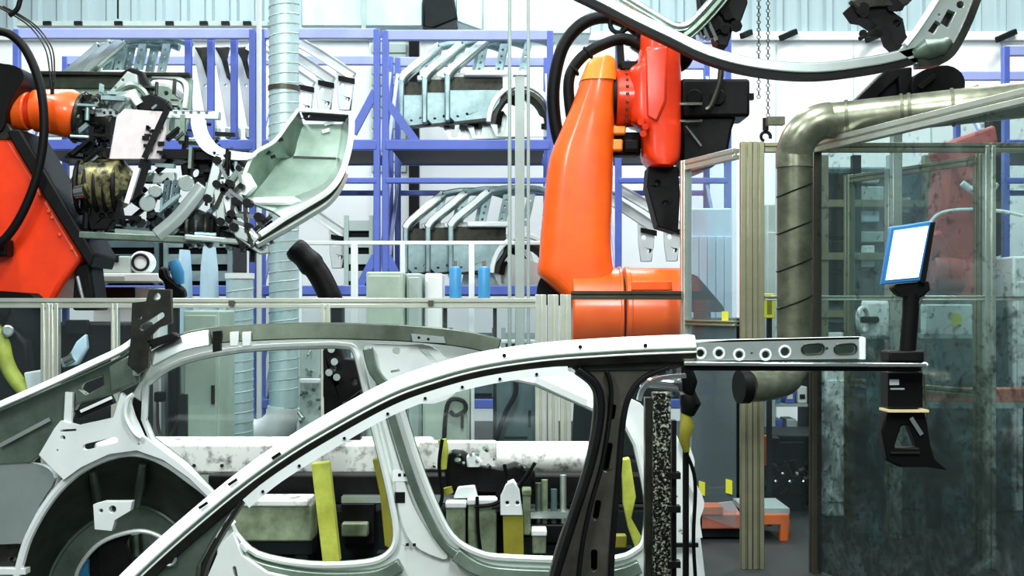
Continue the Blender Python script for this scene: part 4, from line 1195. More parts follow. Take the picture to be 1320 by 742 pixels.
# end pillar, hollow with holes
out = s2([(1158, 66), (1176, 44), (1196, 14), (1214, -20)], 4) + [(1268, -30)] + s2([(1258, 0), (1246, 26), (1232, 52), (1220, 70), (1202, 80), (1180, 82)], 4)
MB().pplate(out, [[(1212, 30), (1222, 12), (1232, 16), (1222, 36)], circ(1238, 6, 5, n=10), [(1196, 40), (1206, 26), (1213, 30), (1204, 44)], circ(1211, 19, 2, n=8)], UY - 0.05, 0.04).build('end_pillar', 'steel', t, bevel=0.01)
MB().pplate([(1190, 44), (1206, 18), (1224, -8), (1246, 0), (1236, 24), (1218, 48)], [], UY + 0.04, 0.02).build('pillar_back', 'steel_dark', t)
MB().sweep(pp([(1166, 58), (1180, 40), (1200, 10), (1220, -24)], UY - 0.06), [(0.012, 0.02), (0.012, -0.02), (-0.012, -0.02), (-0.012, 0.02)]).build('pillar_flange', 'steel_pale', t)
MB().sweep(pp([(1182, 82), (1206, 80), (1224, 70), (1238, 48), (1250, 22), (1262, -10)], UY - 0.05), [(0.02, 0.06), (0.02, -0.02), (-0.02, -0.02), (-0.02, 0.06)]).build('pillar_flange', 'steel_dark', t)
MB().tube([P(1178, 70, UY - 0.03), P(1194, 64, UY - 0.06), P(1212, 62, UY - 0.05), P(1222, 54, UY - 0.03)], [0.03, 0.06, 0.05, 0.03], 12).build('dimple', 'steel_green', t)
MB().bar(P(660, -52, UY), P(1264, -40, UY), 0.05, 0.06).build('top_rail', 'steel', t)

# overhead gripper holding it
t = thing('overhead_gripper', P(1030, 40, UY + 0.1), 'black overhead gripper clamping the hoisted side frame', 'gripper')
MB().bar(P(860, -70, UY + 0.25), P(1200, -70, UY + 0.25), 0.12, 0.12).build('carrier_beam', 'black_metal', t)
MB().cyl(P(1030, -70, UY + 0.25), PZ(1030, 6.5, UY + 0.25), 0.09, 16).build('hanger', 'black_metal', t)
for nm, o_, hs in (('clamp_unit', [(898, -70), (960, -70), (964, 4), (956, 26), (946, 34), (938, 60), (926, 58), (922, 44), (928, 30), (912, 24), (904, 6)], [circ(944, 28, 4, n=8)]),
                   ('clamp_unit', [(1120, -70), (1160, -70), (1162, -8), (1148, 8), (1150, 14), (1164, 24), (1168, 44), (1174, 56), (1160, 62), (1150, 52), (1146, 40), (1126, 38), (1130, 32), (1118, 24), (1106, 22), (1096, 8), (1104, 0), (1118, -6)], [circ(1156, 30, 5, n=8)])):
    c = MB().pplate(o_, hs, UY + 0.06, 0.16).build(nm, 'black_metal', t, bevel=0.012)
    x0, x1 = min(a for a, b in o_), max(a for a, b in o_)
    m = MB()
    for k in range(8):
        x, y = rnd.uniform(x0 + 12, x1 - 14), rnd.uniform(2, 44)
        m.cyl(P(x, y, UY + 0.07), P(x, y, UY + 0.02), rnd.uniform(0.02, 0.035), 8)
    m.build('cylinder_heads', 'black_metal', c, kind='stuff')
    MB().cyl(P(x0 + 30, 40, UY + 0.05), P(x0 + 12, 50, UY + 0.02), 0.012, 6).build('pin', 'black_metal', c)
MB().pplate([(1096, 0), (1150, -12), (1180, -4), (1170, 6), (1130, 8), (1106, 12)], [], UY + 0.02, 0.06).build('cross_link', 'steel_dark', t, bevel=0.008)
for x in (894, 902, 912):
    MB().cyl(P(x, 26, UY + 0.02), P(x + 12, 52, UY + 0.02), 0.012, 8).build('piston_rod', 'chrome', t)

# dark carrier under the frame on top of the pipe
t = thing('tool_carrier', P(1170, 130, 7.4), 'black tool carrier behind the olive pipe with an orange end', 'tool')
MB().pplate([(1102, 130), (1140, 92), (1150, 88), (1176, 86), (1176, 132), (1160, 132), (1158, 100), (1134, 122), (1128, 132)], [], 7.35, 0.14).build('bracket', 'black_metal', t, bevel=0.008)
MB().pplate(s2([(1178, 100), (1196, 88), (1222, 84), (1240, 94), (1244, 112), (1232, 124), (1190, 128), (1176, 120)], 3, True), [], 7.3, 0.2).build('motor', 'black_metal', t, bevel=0.03)
MB().pbox(1130, 106, 1182, 132, 7.4, 0.16).build('gearbox', 'machine_dark', t, bevel=0.012)
for k in range(5):
    MB().cyl(P(1188 + 4 * k, 110 - 3 * k, 7.3), P(1188 + 4 * k, 110 - 3 * k, 7.27), 0.018, 8).build('stud', 'steel_dark', t)
MB().pplate([(1238, 118), (1262, 108), (1264, 116), (1250, 126), (1238, 126)], [], 7.36, 0.12).build('orange_cap', 'orange_box', t, bevel=0.01)
a = P(1155, 132, 7.45)
MB().box((a.x, 7.45, a.z / 2), (0.06, 0.06, a.z)).build('column', 'alu_profile', t, bevel=0.006)

# ================================================================== INSIDE THE GLASS CELL (right)
RR = 8.6
t = thing('industrial_robot', PZ(1230, 0, RR), 'haze-paled red robot standing behind the dirty glass pane', 'robot')
MB().pplate([(1222, 195), (1272, 195), (1276, 300), (1268, 372), (1236, 378), (1228, 330), (1214, 310), (1216, 250)], [], RR, 0.35).build('lower_arm', 'robot_hazed', t, bevel=0.04, seg=3)
MB().pplate([(1180, 340), (1196, 300), (1216, 296), (1240, 340), (1262, 372), (1262, 392), (1180, 392)], [], RR - 0.05, 0.4).build('shoulder', 'robot_hazed', t, bevel=0.03, seg=3)
MB().cyl(P(1200, 352, RR - 0.1), P(1240, 356, RR - 0.1), 0.12, 24).build('shoulder_drum', 'robot_hazed', t, bevel=0.01)
MB().bar(P(1204, 330, RR - 0.12), P(1238, 372, RR - 0.12), 0.05, 0.05).build('balance_rod', 'steel_dark', t)
MB().pplate([(1216, 190), (1232, 178), (1284, 160), (1290, 196), (1262, 230), (1240, 236)], [], RR - 0.05, 0.36).build('upper_arm', 'robot_hazed', t, bevel=0.04)
MB().pbox(1276, 150, 1292, 330, RR + 0.1, 0.12).build('cable_spine', 'black_metal', t, bevel=0.02)
MB().tube(pp([(1196, 292), (1210, 276), (1240, 270), (1290, 272), (1318, 278)], RR - 0.2), 0.012, 8).build('bright_hose', 'machine_white', t)
MB().tube(pp([(1240, 236), (1256, 246), (1276, 246), (1284, 236)], RR - 0.15), 0.024, 8).build('bright_hose', 'machine_white', t)
MB().cyl(PZ(1222, 1.45, RR + 0.15), PZ(1222, 0, RR + 0.15), 0.4, 28, 0.46).build('pedestal', 'machine_teal', t, bevel=0.02)
t = thing('junction_box', P(1222, 432, RR - 0.55), 'pale box with round yellow sticker on the red robot foot', 'box')
MB().pbox(1194, 392, 1254, 432, RR - 0.55, 0.12).build('housing', 'machine_white', t, bevel=0.01)
MB().cyl(P(1231, 412, RR - 0.551), P(1231, 412, RR - 0.556), 0.045, 20).build('sticker', 'sticker_yellow', t)
MB().pbox(1190, 430, 1256, 436, RR - 0.55, 0.2).build('base_plate', 'machine_grey', t)
a = P(1222, 436, RR - 0.5)
MB().box((a.x, RR - 0.45, a.z / 2), (0.3, 0.1, a.z)).build('stand', 'machine_teal', t)

def machine(name, x0, x1, y0, Y, dep, m, label, cat='machine', pan=3):
    a, b = P(x0, y0, Y), P(x1, y0, Y)
    t = thing(name, ((a.x + b.x) / 2, Y + dep / 2, 0), label, cat)
    MB().box(((a.x + b.x) / 2, Y + dep / 2, a.z / 2), (b.x - a.x, dep, a.z)).build('body', m, t, bevel=0.015)
    w = (b.x - a.x) / pan
    for k in range(pan):
        MB().box((a.x + w * (k + 0.5), Y - 0.008, a.z * 0.5), (w * 0.86, 0.02, a.z * 0.8)).build('panel', m, t, bevel=0.006)
    return t
machine('machine_base', 1096, 1300, 470, 9.3, 0.8, 'machine_dark', 'wide dark machine base below the red robot')
machine('machine_base', 893, 985, 410, 8.3, 0.5, 'machine_dark', 'dark machine base behind the angled pane', pan=1)
machine('machine_base', 990, 1090, 560, 8.7, 0.6, 'machine_dark', 'dark low machine base beneath the black engine parts', pan=2)
machine('control_cabinet', 1064, 1096, 470, 8.2, 0.4, 'machine_white', 'pale narrow cabinet inside the glass cell', 'cabinet', 1)
machine('control_cabinet', 1306, 1370, 330, 8.4, 0.4, 'machine_white', 'tall white cabinet beyond the fence post', 'cabinet', 1)
machine('control_cabinet', 890, 944, 268, 9.4, 0.5, 'sheet_blue', 'pale blue ribbed cabinet behind the angled pane', 'cabinet', 5)
machine('control_cabinet', 988, 1000, 262, 9.32, 0.15, 'machine_grey', 'grey slim cabinet just behind the corner post', 'cabinet', 1)
t = thing('warning_box', P(992, 412, 7.85), 'small yellow warning box beside the corner post', 'box')
MB().pbox(984, 378, 999, 410, 7.85, 0.05).build('plate', 'sticker_yellow', t, bevel=0.006)
MB().pbox(989, 384, 995, 404, 7.845, 0.006).build('print', 'olive_yellow', t)
a = P(992, 410, 7.87)
MB().box((a.x, 7.88, a.z / 2), (0.03, 0.03, a.z)).build('stand', 'machine_dark', t)
t = thing('cone_guard', P(905, 400, 7.9), 'dark triangular guard behind the angled pane', 'guard')
MB().pplate([(892, 352), (900, 356), (934, 396), (934, 402), (892, 402)], [], 7.9, 0.1).build('plate', 'machine_dark', t, bevel=0.01)
a = P(905, 402, 7.95)
MB().box((a.x, 7.95, a.z / 2), (0.1, 0.08, a.z)).build('stand', 'machine_dark', t)
# round white hand wheel near the inner fence
t = thing('hand_wheel', P(1112, 440, 7.2), 'white hand wheel on a bracket behind the tail bracket', 'wheel')
p = P(1112, 412, 7.2)
MB().ring(p, (0.75, -0.6, 0), 0.07, 0.014, 22, 8).build('rim', 'machine_white', t)
MB().cyl(p + Vector((0.1, 0.06, 0)), p, 0.02, 10).build('hub', 'machine_dark', t)
MB().box(p + Vector((0.1, 0.1, 0.0)), (0.16, 0.08, 0.24)).build('bracket', 'machine_white', t, bevel=0.03)
MB().box((p.x + 0.1, p.y + 0.1, (p.z - 0.12) / 2), (0.08, 0.06, p.z - 0.12)).build('stand', 'machine_teal', t)
# orange box cart and table
t = thing('orange_cart', PZ(1005, 0, 7.5), 'orange framed cart with grey top behind the corner post', 'cart')
MB().pbox(960, 655, 1018, 662, 7.4, 0.4).build('top', 'machine_grey', t)
MB().pplate([(960, 662), (1018, 662), (1016, 720), (1000, 742), (992, 730), (1006, 700), (1006, 676), (960, 676)], [], 7.38, 0.06).build('frame', 'orange_box', t, bevel=0.01)
MB().pbox(1003, 705, 1032, 726, 7.35, 0.2).build('caster_housing', 'orange_box', t, bevel=0.02)
for x in (965, 1012):
    a = P(x, 670, 7.6)
    MB().box((a.x, 7.6, a.z / 2), (0.05, 0.05, a.z)).build('leg', 'orange_box', t)
t = thing('parts_crate', P(925, 680, 7.4), 'salmon coloured crate with a small box on top behind the angled pane', 'crate')
MB().pbox(894, 662, 956, 682, 7.4, 0.35).build('crate', 'salmon', t, bevel=0.01)
MB().pbox(902, 652, 932, 664, 7.38, 0.15).build('small_box', 'orange_box', t, bevel=0.008)
MB().pplate([(910, 650), (944, 646), (956, 664), (930, 664)], [], 7.5, 0.02).build('lid', 'pink_plate', t)
t = thing('crate_stand', PZ(925, 0, 7.5), 'dark stand under the salmon crate', 'stand')
a, b = P(892, 683, 7.42), P(958, 683, 7.42)
MB().box(((a.x + b.x) / 2, 7.6, a.z - 0.02), (b.x - a.x, 0.36, 0.04)).build('top', 'machine_dark', t)
for xx in (a.x + 0.03, b.x - 0.03):
    MB().box((xx, 7.6, (a.z - 0.04) / 2), (0.05, 0.3, a.z - 0.04)).build('leg', 'machine_dark', t)
t = thing('orange_locker', PZ(992, 0, 8.45), 'orange and black unit standing on the low machine base', 'unit')
MB().box((P(996, 0, 8.5).x, 8.5, P(0, 600, 8.45).z / 2), (0.08, 0.08, P(0, 600, 8.45).z)).build('stand', 'machine_dark', t)
MB().pbox(984, 562, 992, 600, 8.44, 0.1).build('orange_side', 'orange_box', t)
MB().pbox(992, 564, 1006, 600, 8.45, 0.15).build('black_front', 'black_metal', t, bevel=0.008)
t = thing('engine_part', P(1020, 600, 8.5), 'black bundle of hoses and castings on the low machine base', 'machine part')
m = MB()
for k in range(16):
    x, y = rnd.uniform(996, 1042), rnd.uniform(598, 636)
    m.tube(pp([(x, y), (x + rnd.uniform(-14, 14), y - rnd.uniform(2, 16)), (x + rnd.uniform(-16, 16), y + rnd.uniform(-4, 12))], 8.4 + rnd.uniform(-0.1, 0.06), 4), rnd.uniform(0.015, 0.04), 7)
m.build('hoses', 'rubber', t, kind='stuff')
MB().box((P(1019, 0, 8.45).x, 8.5, P(0, 640, 8.4).z / 2), (0.2, 0.12, P(0, 640, 8.4).z)).build('stand', 'machine_dark', t)
MB().pbox(994, 612, 1044, 640, 8.4, 0.18).build('casting', 'black_metal', t, bevel=0.02)
for k in range(5):
    MB().ball(P(1000 + 9 * k, 620 - (k % 2) * 10, 8.3), 0.014, 8).build('knob', 'chrome', t)

# assembly machine filling the cell behind the glass
t = thing('assembly_machine', PZ(1170, 0, 10.7), 'big teal assembly machine with many pale panels inside the glass cell', 'machine')
a, b = P(1056, 215, 10.7), P(1276, 215, 10.7)
MB().box(((a.x + b.x) / 2, 11.0, a.z / 2), (b.x - a.x, 0.6, a.z)).build('body', 'machine_teal', t, bevel=0.02)
for i, x in enumerate((1062, 1104, 1150, 1196, 1240, 1270)):
    p = P(x, 200, 10.6)
    MB().box((p.x, 10.62, p.z / 2), (0.07, 0.08, p.z)).build('frame_post', ('alu_olive', 'machine_dark', 'machine_grey')[i % 3], t)
rp_ = random.Random(11)
for i, x in enumerate((1066, 1108, 1154, 1200, 1244)):
    y = 222
    while y < 470:
        h = rp_.choice((14, 20, 28, 38))
        w = rp_.choice((20, 26, 32))
        mm = rp_.choice(('machine_white', 'machine_dark', 'machine_grey', 'machine_teal', 'machine_dark', 'sheet_blue', 'machine_dark'))
        MB().pbox(x, y, x + w, y + h, 10.66 - rp_.uniform(0, 0.08), 0.06).build('panel', mm, t, bevel=0.01)
        y += h + rp_.choice((4, 8, 12))
for y in (262, 330, 404):
    MB().bar(P(1058, y, 10.58), P(1274, y, 10.58), 0.05, 0.06).build('cross_rail', 'alu_olive', t)
t = thing('parts_shelf', PZ(1016, 0, 9.5), 'small shelf with blue bins behind the corner post', 'shelf')
for y in (420, 470, 520, 562):
    MB().pbox(990, y, 1044, y + 4, 9.5, 0.35).build('shelf_board', 'machine_grey', t)
for x in (991, 1043):
    p = P(x, 410, 9.52)
    MB().box((p.x, 9.67, p.z / 2), (0.03, 0.34, p.z)).build('side', 'machine_dark', t)
for i, (x, y) in enumerate(((994, 520), (1012, 520), (1028, 520), (996, 562), (1014, 562), (994, 470), (1024, 470), (1008, 420))):
    mm = ('gas_blue', 'rack_blue', 'machine_white', 'rack_blue', 'machine_grey', 'machine_white', 'machine_dark', 'sheet_blue')[i]
    tb = thing('parts_bin', P(x + 6, y, 9.6), '%s parts bin on the small shelf behind the corner post' % ('bright blue', 'first dark blue', 'first white', 'second dark blue', 'grey', 'second white', 'black', 'pale blue')[i], 'bin', 'bins on the small shelf')
    MB().pbox(x, y - 22, x + 13, y - 0.5, 9.52, 0.25).build('bin', mm, tb, bevel=0.008)
    MB().pbox(x + 3, y - 12, x + 10, y - 6, 9.515, 0.006).build('label_card', 'machine_white' if mm != 'machine_white' else 'machine_dark', tb)
tb = thing('red_beam', P(1250, 520, 7.75), 'pinkish red horizontal beam low behind the dirty pane', 'beam')
MB().pbox(1196, 500, 1340, 519, 7.75, 0.1).build('beam', 'salmon', tb, bevel=0.01)
MB().pbox(1196, 519, 1340, 526, 7.73, 0.12).build('edge', 'machine_grey', tb)
for x in (1204, 1330):
    p = P(x, 524, 7.8)
    MB().box((p.x, 7.81, p.z / 2), (0.08, 0.06, p.z)).build('leg', 'machine_dark', tb)

# dark gear inside the low fence on the left
t = thing('power_unit', PZ(105, 0, 7.45), 'black power unit with silver pipe behind the low fence', 'machine')
MB().box((X(102), 7.45, 0.65), (0.5, 0.3, 1.3)).build('body', 'black_metal', t, bevel=0.02)
MB().pplate([(77, 463), (90, 455), (98, 440), (110, 430), (112, 448), (100, 470), (80, 474)], [], 7.24, 0.05).build('silver_wing', 'sheet_blue', t, bevel=0.01)
MB().cyl(P(84, 466, 7.25), P(96, 460, 7.25), 0.03, 12).build('silver_pipe', 'chrome', t)
MB().pbox(84, 412, 112, 430, 7.26, 0.05).build('front_plate', 'machine_dark', t, bevel=0.006)
t = thing('yellow_actuator', P(20, 500, 7.25), 'yellow green actuator with black joints behind the low fence', 'actuator')
MB().tube(pp([(-10, 420), (2, 440), (8, 466), (18, 486), (34, 505)], 7.25), 0.045, 12).build('arm', 'yellow_green', t)
MB().cyl(P(2, 400, 7.2), P(2, 400, 7.34), 0.05, 16).build('joint', 'black_metal', t, bevel=0.01)
MB().cyl(P(10, 426, 7.18), P(10, 426, 7.34), 0.035, 16).build('joint', 'steel', t, bevel=0.01)
MB().pplate([(14, 420), (34, 440), (38, 480), (20, 500), (6, 470)], [], 7.26, 0.1).build('motor', 'black_metal', t, bevel=0.02)
MB().pplate([(30, 480), (54, 476), (56, 506), (36, 512)], [], 7.2, 0.1).build('pale_cover', 'machine_white', t, bevel=0.01)
a = P(20, 500, 7.28)
MB().box((a.x, 7.3, a.z / 2), (0.12, 0.12, a.z)).build('stand', 'machine_dark', t)

# ================================================================== FIXTURES BETWEEN FENCE AND CAR
t = thing('transfer_beam', PZ(470, 0, 6.2), 'long white stained transfer beam crossing behind the car body', 'beam')
MB().pbox(120, 570, 556, 612, 6.2, 0.3).build('beam_box', 'dirty_white', t, bevel=0.02)
a, b = P(552, 590, 6.3), P(760, 590, 6.3)
MB().tube([a, P(575, 590, 6.3), b], 0.085, 20).build('beam_pipe', 'dirty_white', t)
MB().pbox(540, 568, 640, 606, 6.18, 0.05).build('joint_plate', 'dirty_white', t, bevel=0.01)
for x in (150, 335, 720):
    a = P(x, 606, 6.3)
    MB().box((a.x, 6.4, a.z / 2), (0.16, 0.16, a.z)).build('leg', 'machine_dark', t)
m = MB()
for x in (250, 286, 560, 655):
    m.cyl(P(x, 600, 6.19), P(x, 600, 6.18), 0.01, 8)
m.build('bolts', 'machine_dark', t, kind='stuff')

t = thing('welding_fixture', PZ(520, 0, 6.0), 'dark welding fixture base beneath the white transfer beam', 'fixture')
MB().pbox(268, 612, 860, 650, 6.05, 0.12).build('upper_bar', 'black_metal', t, bevel=0.01)
MB().pbox(340, 690, 880, 752, 6.02, 0.1).build('lower_bar', 'machine_dark', t, bevel=0.01)
MB().box((P(560, 0, 6.1).x, 6.15, 0.2), (2.6, 0.3, 0.4)).build('plinth', 'machine_dark', t)
MB().pbox(440, 640, 640, 648, 5.98, 0.1).build('bright_edge', 'steel', t)
for x in (455, 545, 760, 845):
    MB().bar(PZ(x, 0.1, 6.12), P(x, 640, 6.12), 0.08, 0.1).build('upright', 'black_metal', t, bevel=0.006)
MB().pbox(440, 650, 482, 700, 5.95, 0.1).build('pocket', 'black_metal', t)
MB().pbox(440, 674, 474, 692, 5.9, 0.06).build('gauge', 'fixture_green', t, bevel=0.008)
t = thing('fixture_box', P(355, 698, 5.85), 'pale green fixture box left of the slanted yellow bar', 'box')
MB().pbox(300, 650, 402, 698, 5.78, 0.18).build('box', 'fixture_green', t, bevel=0.01)
MB().pbox(306, 644, 398, 653, 5.77, 0.19).build('lid', 'dirty_white', t, bevel=0.008)
t = thing('box_stand', PZ(355, 0, 5.95), 'dark stand under the pale green fixture box', 'stand')
a, b = P(300, 698, 5.78), P(402, 698, 5.78)
MB().box(((a.x + b.x) / 2, 5.87, a.z - 0.03), (b.x - a.x, 0.16, 0.06)).build('top', 'machine_dark', t)
for xx in (a.x + 0.05, b.x - 0.05):
    MB().box((xx, 5.87, (a.z - 0.06) / 2), (0.06, 0.15, a.z - 0.06)).build('leg', 'machine_dark', t)
# yellow clamping bars
def ybar(pts, Y, dep, label, m='yellow_green', cap=None, holes=()):
    xs = [p[0] for p in pts]; ys = [p[1] for p in pts]
    t = thing('locating_bar', P(sum(xs) / len(xs), max(ys), Y), label, 'bar')
    MB().pplate(pts, holes, Y, dep).build('bar', m, t, bevel=0.005)
    xa, xb = min(xs), max(xs)
    bot = P((xa + xb) / 2 + 4, max(ys), Y)
    MB().box((bot.x, Y + dep / 2, (bot.z) / 2), (0.1, 0.08, bot.z)).build('foot', 'machine_dark', t)
    if cap:
        MB().pplate(cap[0], cap[1], Y - 0.01, dep + 0.02).build('head_plate', 'machine_white', t, bevel=0.006)
    return t
ybar([(401, 597), (424, 595), (438, 724), (416, 726)], 5.6, 0.06, 'slanted yellow green bar in front of the pale fixture box')
ybar([(480, 592), (497, 588), (508, 640), (512, 712), (496, 704), (490, 640)], 5.7, 0.06, 'yellow green bar partly hidden by the far middle pillar', 'olive_yellow')
ybar([(648, 660), (674, 660), (676, 742), (650, 742)], 5.75, 0.07, 'olive yellow post with white two hole head between the pillars', 'olive_yellow',
     ([(645, 664), (645, 640), (652, 624), (662, 620), (669, 630), (674, 664)], [circ(654, 648, 2.6, n=8), circ(667, 648, 2.6, n=8)]))
ybar([(802, 592), (812, 590), (820, 640), (814, 668), (826, 690), (838, 724), (826, 726), (810, 680), (804, 650)], 5.6, 0.06, 'yellow green bent bar right of the dark pillar')
ybar([(788, 690), (808, 690), (808, 706), (788, 706)], 5.7, 0.06, 'short olive block right of the dark pillar', 'olive_yellow')
# green boxes with cables
for k, (x0, y0, x1, y1, lb) in enumerate(((575, 652, 600, 716, 'first pale green valve box behind the far door opening'), (603, 648, 640, 714, 'second pale green valve box with black cables'),
                                         (674, 636, 684, 690, 'slim pale green valve box behind the two hole head'), (686, 688, 704, 714, 'small pale green block beside the olive post'))):
    t = thing('valve_box', P((x0 + x1) / 2, y1, 5.8), lb, 'box')
    MB().pbox(x0, y0, x1, y1, 5.8, 0.1).build('housing', 'fixture_green', t, bevel=0.008)
    MB().pbox(x0 - 1, y0 - 5, x1 + 1, y0 + 3, 5.79, 0.11).build('lid', 'machine_white' if k != 2 else 'fixture_green', t, bevel=0.006)
    c = P((x0 + x1) / 2, y1, 5.84)
    MB().box((c.x, 5.85, c.z / 2), (0.08, 0.06, c.z)).build('foot', 'machine_dark', t)
t = thing('welding_unit', P(610, 640, 5.95), 'black cable covered weld head on the transfer beam', 'machine part')
MB().pplate([(572, 600), (580, 580), (600, 582), (612, 600), (640, 604), (664, 596), (690, 606), (690, 632), (660, 640), (600, 638), (575, 632)], [], 5.92, 0.08).build('body', 'black_metal', t, bevel=0.02)
MB().pplate([(601, 588), (612, 584), (622, 596), (618, 602), (602, 602)], [], 5.88, 0.06).build('white_lug', 'machine_white', t, bevel=0.006)
MB().pplate([(590, 628), (612, 626), (616, 642), (584, 642)], [], 5.86, 0.05).build('white_cap', 'machine_white', t, bevel=0.006)
MB().tube([P(570, 566, 5.9), P(573, 580, 5.9), P(572, 604, 5.9)], [0.022, 0.02, 0.014], 10).build('yellow_nozzle', 'yellow_green', t)
MB().cyl(P(576, 628, 5.88), P(578, 636, 5.88), 0.025, 10).build('yellow_cap', 'olive_yellow', t)
for k, c in enumerate(([(570, 566), (566, 600), (570, 640), (562, 660)], [(690, 596), (668, 626), (640, 648), (612, 652)], [(684, 606), (664, 632), (648, 650), (634, 654)], [(650, 598), (652, 620), (640, 640)], [(615, 640), (616, 680), (620, 716)])):
    MB().tube(pp(c, 5.77, 6), 0.009, 6).build('cable', 'rubber', t)
m = MB()
for k in range(14):
    x, y = rnd.uniform(580, 690), rnd.uniform(576, 606)
    m.cyl(P(x, y, 5.93), P(x + rnd.uniform(-5, 5), y - 3, 5.88), rnd.uniform(0.004, 0.012), 7)
m.build('fittings', 'steel_green', t, kind='stuff')
a = P(610, 636, 5.95)
MB().box((a.x, 5.95, a.z / 2), (0.14, 0.05, a.z)).build('column', 'black_metal', t)
t = thing('cylinder_rack', P(705, 690, 5.95), 'row of small steel cylinders left of the dark pillar', 'machine part')
for x, y0, mm in ((694, 622, 'steel_green'), (702, 618, 'fixture_green'), (714, 630, 'machine_teal'), (726, 612, 'steel')):
    MB().cyl(P(x, 676, 6.0), P(x, y0, 6.0), 0.016, 12).build('cylinder', mm, t)
MB().pbox(684, 660, 734, 668, 5.96, 0.1).build('clamp_plate', 'steel', t)
MB().pbox(684, 676, 738, 700, 5.95, 0.12).build('base', 'black_metal', t, bevel=0.008)
a = P(710, 700, 6.0)
MB().box((a.x, 6.01, a.z / 2), (0.16, 0.08, a.z)).build('foot', 'machine_dark', t)

# black weld gun standing behind the far roof rail
t = thing('weld_gun', P(436, 560, 5.5), 'black spot weld gun with silver knobs under the far roof rail', 'weld gun')
g1 = MB().pplate([(416, 452), (424, 440), (438, 440), (444, 462), (466, 464), (470, 498), (452, 512), (440, 520), (438, 552), (418, 556)], [circ(457, 492, 4), circ(429, 474, 5)], 5.5, 0.12).build('body', 'black_metal', t, bevel=0.01)
for x, y in ((427, 450), (431, 466), (424, 480), (434, 486)):
    MB().cyl(P(x, y, 5.5), P(x, y, 5.46), 0.016, 10).build('knob', 'steel', t)
MB().tube([P(428, 446, 5.48), P(430, 432, 5.48), P(431, 424, 5.48)], [0.014, 0.02, 0.012], 10).build('electrode', 'chrome', t)
a = P(428, 500, 5.6)
zb_ = P(0, 570, 6.2).z
MB().bar(a, (a.x, 6.38, a.z), 0.08, 0.08).build('arm', 'black_metal', t)
MB().box((a.x, 6.35, (a.z + zb_) / 2), (0.08, 0.08, a.z - zb_)).build('column', 'black_metal', t)
# small machine seen through the low fence
t = thing('valve_stand', PZ(398, 0, 8.4), 'pale valve stand with white handle behind the low fence', 'machine part')
m = MB()
for k in range(14):
    x, y = rnd.uniform(388, 418), rnd.uniform(450, 540)
    m.cyl(P(x, y, 8.35), P(x + rnd.uniform(-6, 6), y + rnd.uniform(-8, 8), 8.4), rnd.uniform(0.006, 0.016), 8)
m.build('fittings', 'steel_green', t, kind='stuff')
MB().pbox(386, 488, 412, 494, 8.3, 0.06).build('handle', 'machine_white', t, bevel=0.006)
a = P(400, 448, 8.45)
MB().box((a.x, 8.46, a.z / 2), (0.14, 0.08, a.z)).build('column', 'machine_grey', t, bevel=0.006)

# ================================================================== THE CAR BODY
YF, YN = 5.1, 3.6
car = thing('car_shell', PZ(500, 0.18, 4.4), 'bare steel car body shell with open door frames in the foreground', 'car body')
# ---- far side ring with two door openings
hole1 = s2([(304, 688), (332, 714), (400, 727), (470, 725), (500, 714), (511, 690), (504, 640), (484, 556), (462, 462), (452, 446)], 4) + \
        s2([(430, 444), (330, 448), (262, 458), (218, 473), (188, 496)], 4) + [(186, 540), (196, 566), (240, 600), (272, 634), (292, 664)]
hole2 = s2([(506, 486), (532, 574), (556, 640), (582, 690), (616, 712), (660, 719), (780, 721), (820, 709), (832, 688), (834, 640), (820, 572)], 4) + [(806, 545), (752, 519), (690, 492), (640, 482), (560, 472)]
outer = [(168, 512), (196, 468), (246, 443), (330, 434), (430, 430), (560, 434), (640, 446), (700, 468), (760, 488), (826, 520), (860, 560), (882, 600), (896, 650), (904, 700), (912, 768), (280, 770), (280, 700), (264, 644), (230, 608), (186, 576), (174, 540)]
holes = [hole1, hole2] + [circ(515, 612, 1.8, n=8), circ(521, 612, 1.8, n=8), [(509, 634), (521, 634), (523, 648), (511, 648)], circ(525, 702, 1.8, n=8), circ(534, 702, 1.8, n=8), slot(320, 742, 326, 750, 2)]
MB().pplate(outer, holes, YF, 0.05).build('far_side_ring', 'steel_pale', car, bevel=0.006)
for h in (hole1, hole2):
    pts = [P(x, y, YF - 0.012) for x, y in h]; pts.append(pts[0])
    MB().tube(pts, 0.014, 6).build('door_flange', 'steel_pale', car)
    pts = [P(CX + (x - CX) * 1.0, y, YF + 0.055) for x, y in h]; pts.append(pts[0])
    MB().tube(pts, 0.018, 6).build('inner_flange', 'steel_green', car)
# raised pressing on the far middle pillar
MB().pplate(s2([(478, 470), (492, 520), (512, 590), (532, 650), (556, 690), (578, 716), (566, 720), (530, 700), (514, 660), (506, 600), (488, 530), (472, 470)], 3, True), [], YF - 0.02, 0.02).build('pillar_swage', 'steel_pale', car, bevel=0.006)
MB().sweep(pp([(486, 472), (508, 548), (530, 616), (548, 660), (574, 704), (612, 726)], YF - 0.03), [(0.016, 0.02), (0.016, -0.01), (-0.016, -0.01), (-0.016, 0.02)]).build('pillar_rib', 'steel_green', car, bevel=0.004)
for x0, y0, x1, y1 in ((513, 610, 517, 614), (520, 610, 524, 614), (509, 634, 522, 648), (523, 700, 527, 704), (532, 700, 536, 704)):
    MB().pbox(x0, y0, x1, y1, YF - 0.024, 0.01).build('pillar_hole', 'black_metal', car, bevel=0.002)
MB().pbox(506, 606, 528, 620, YF - 0.022, 0.004).build('pillar_patch', 'machine_white', car)
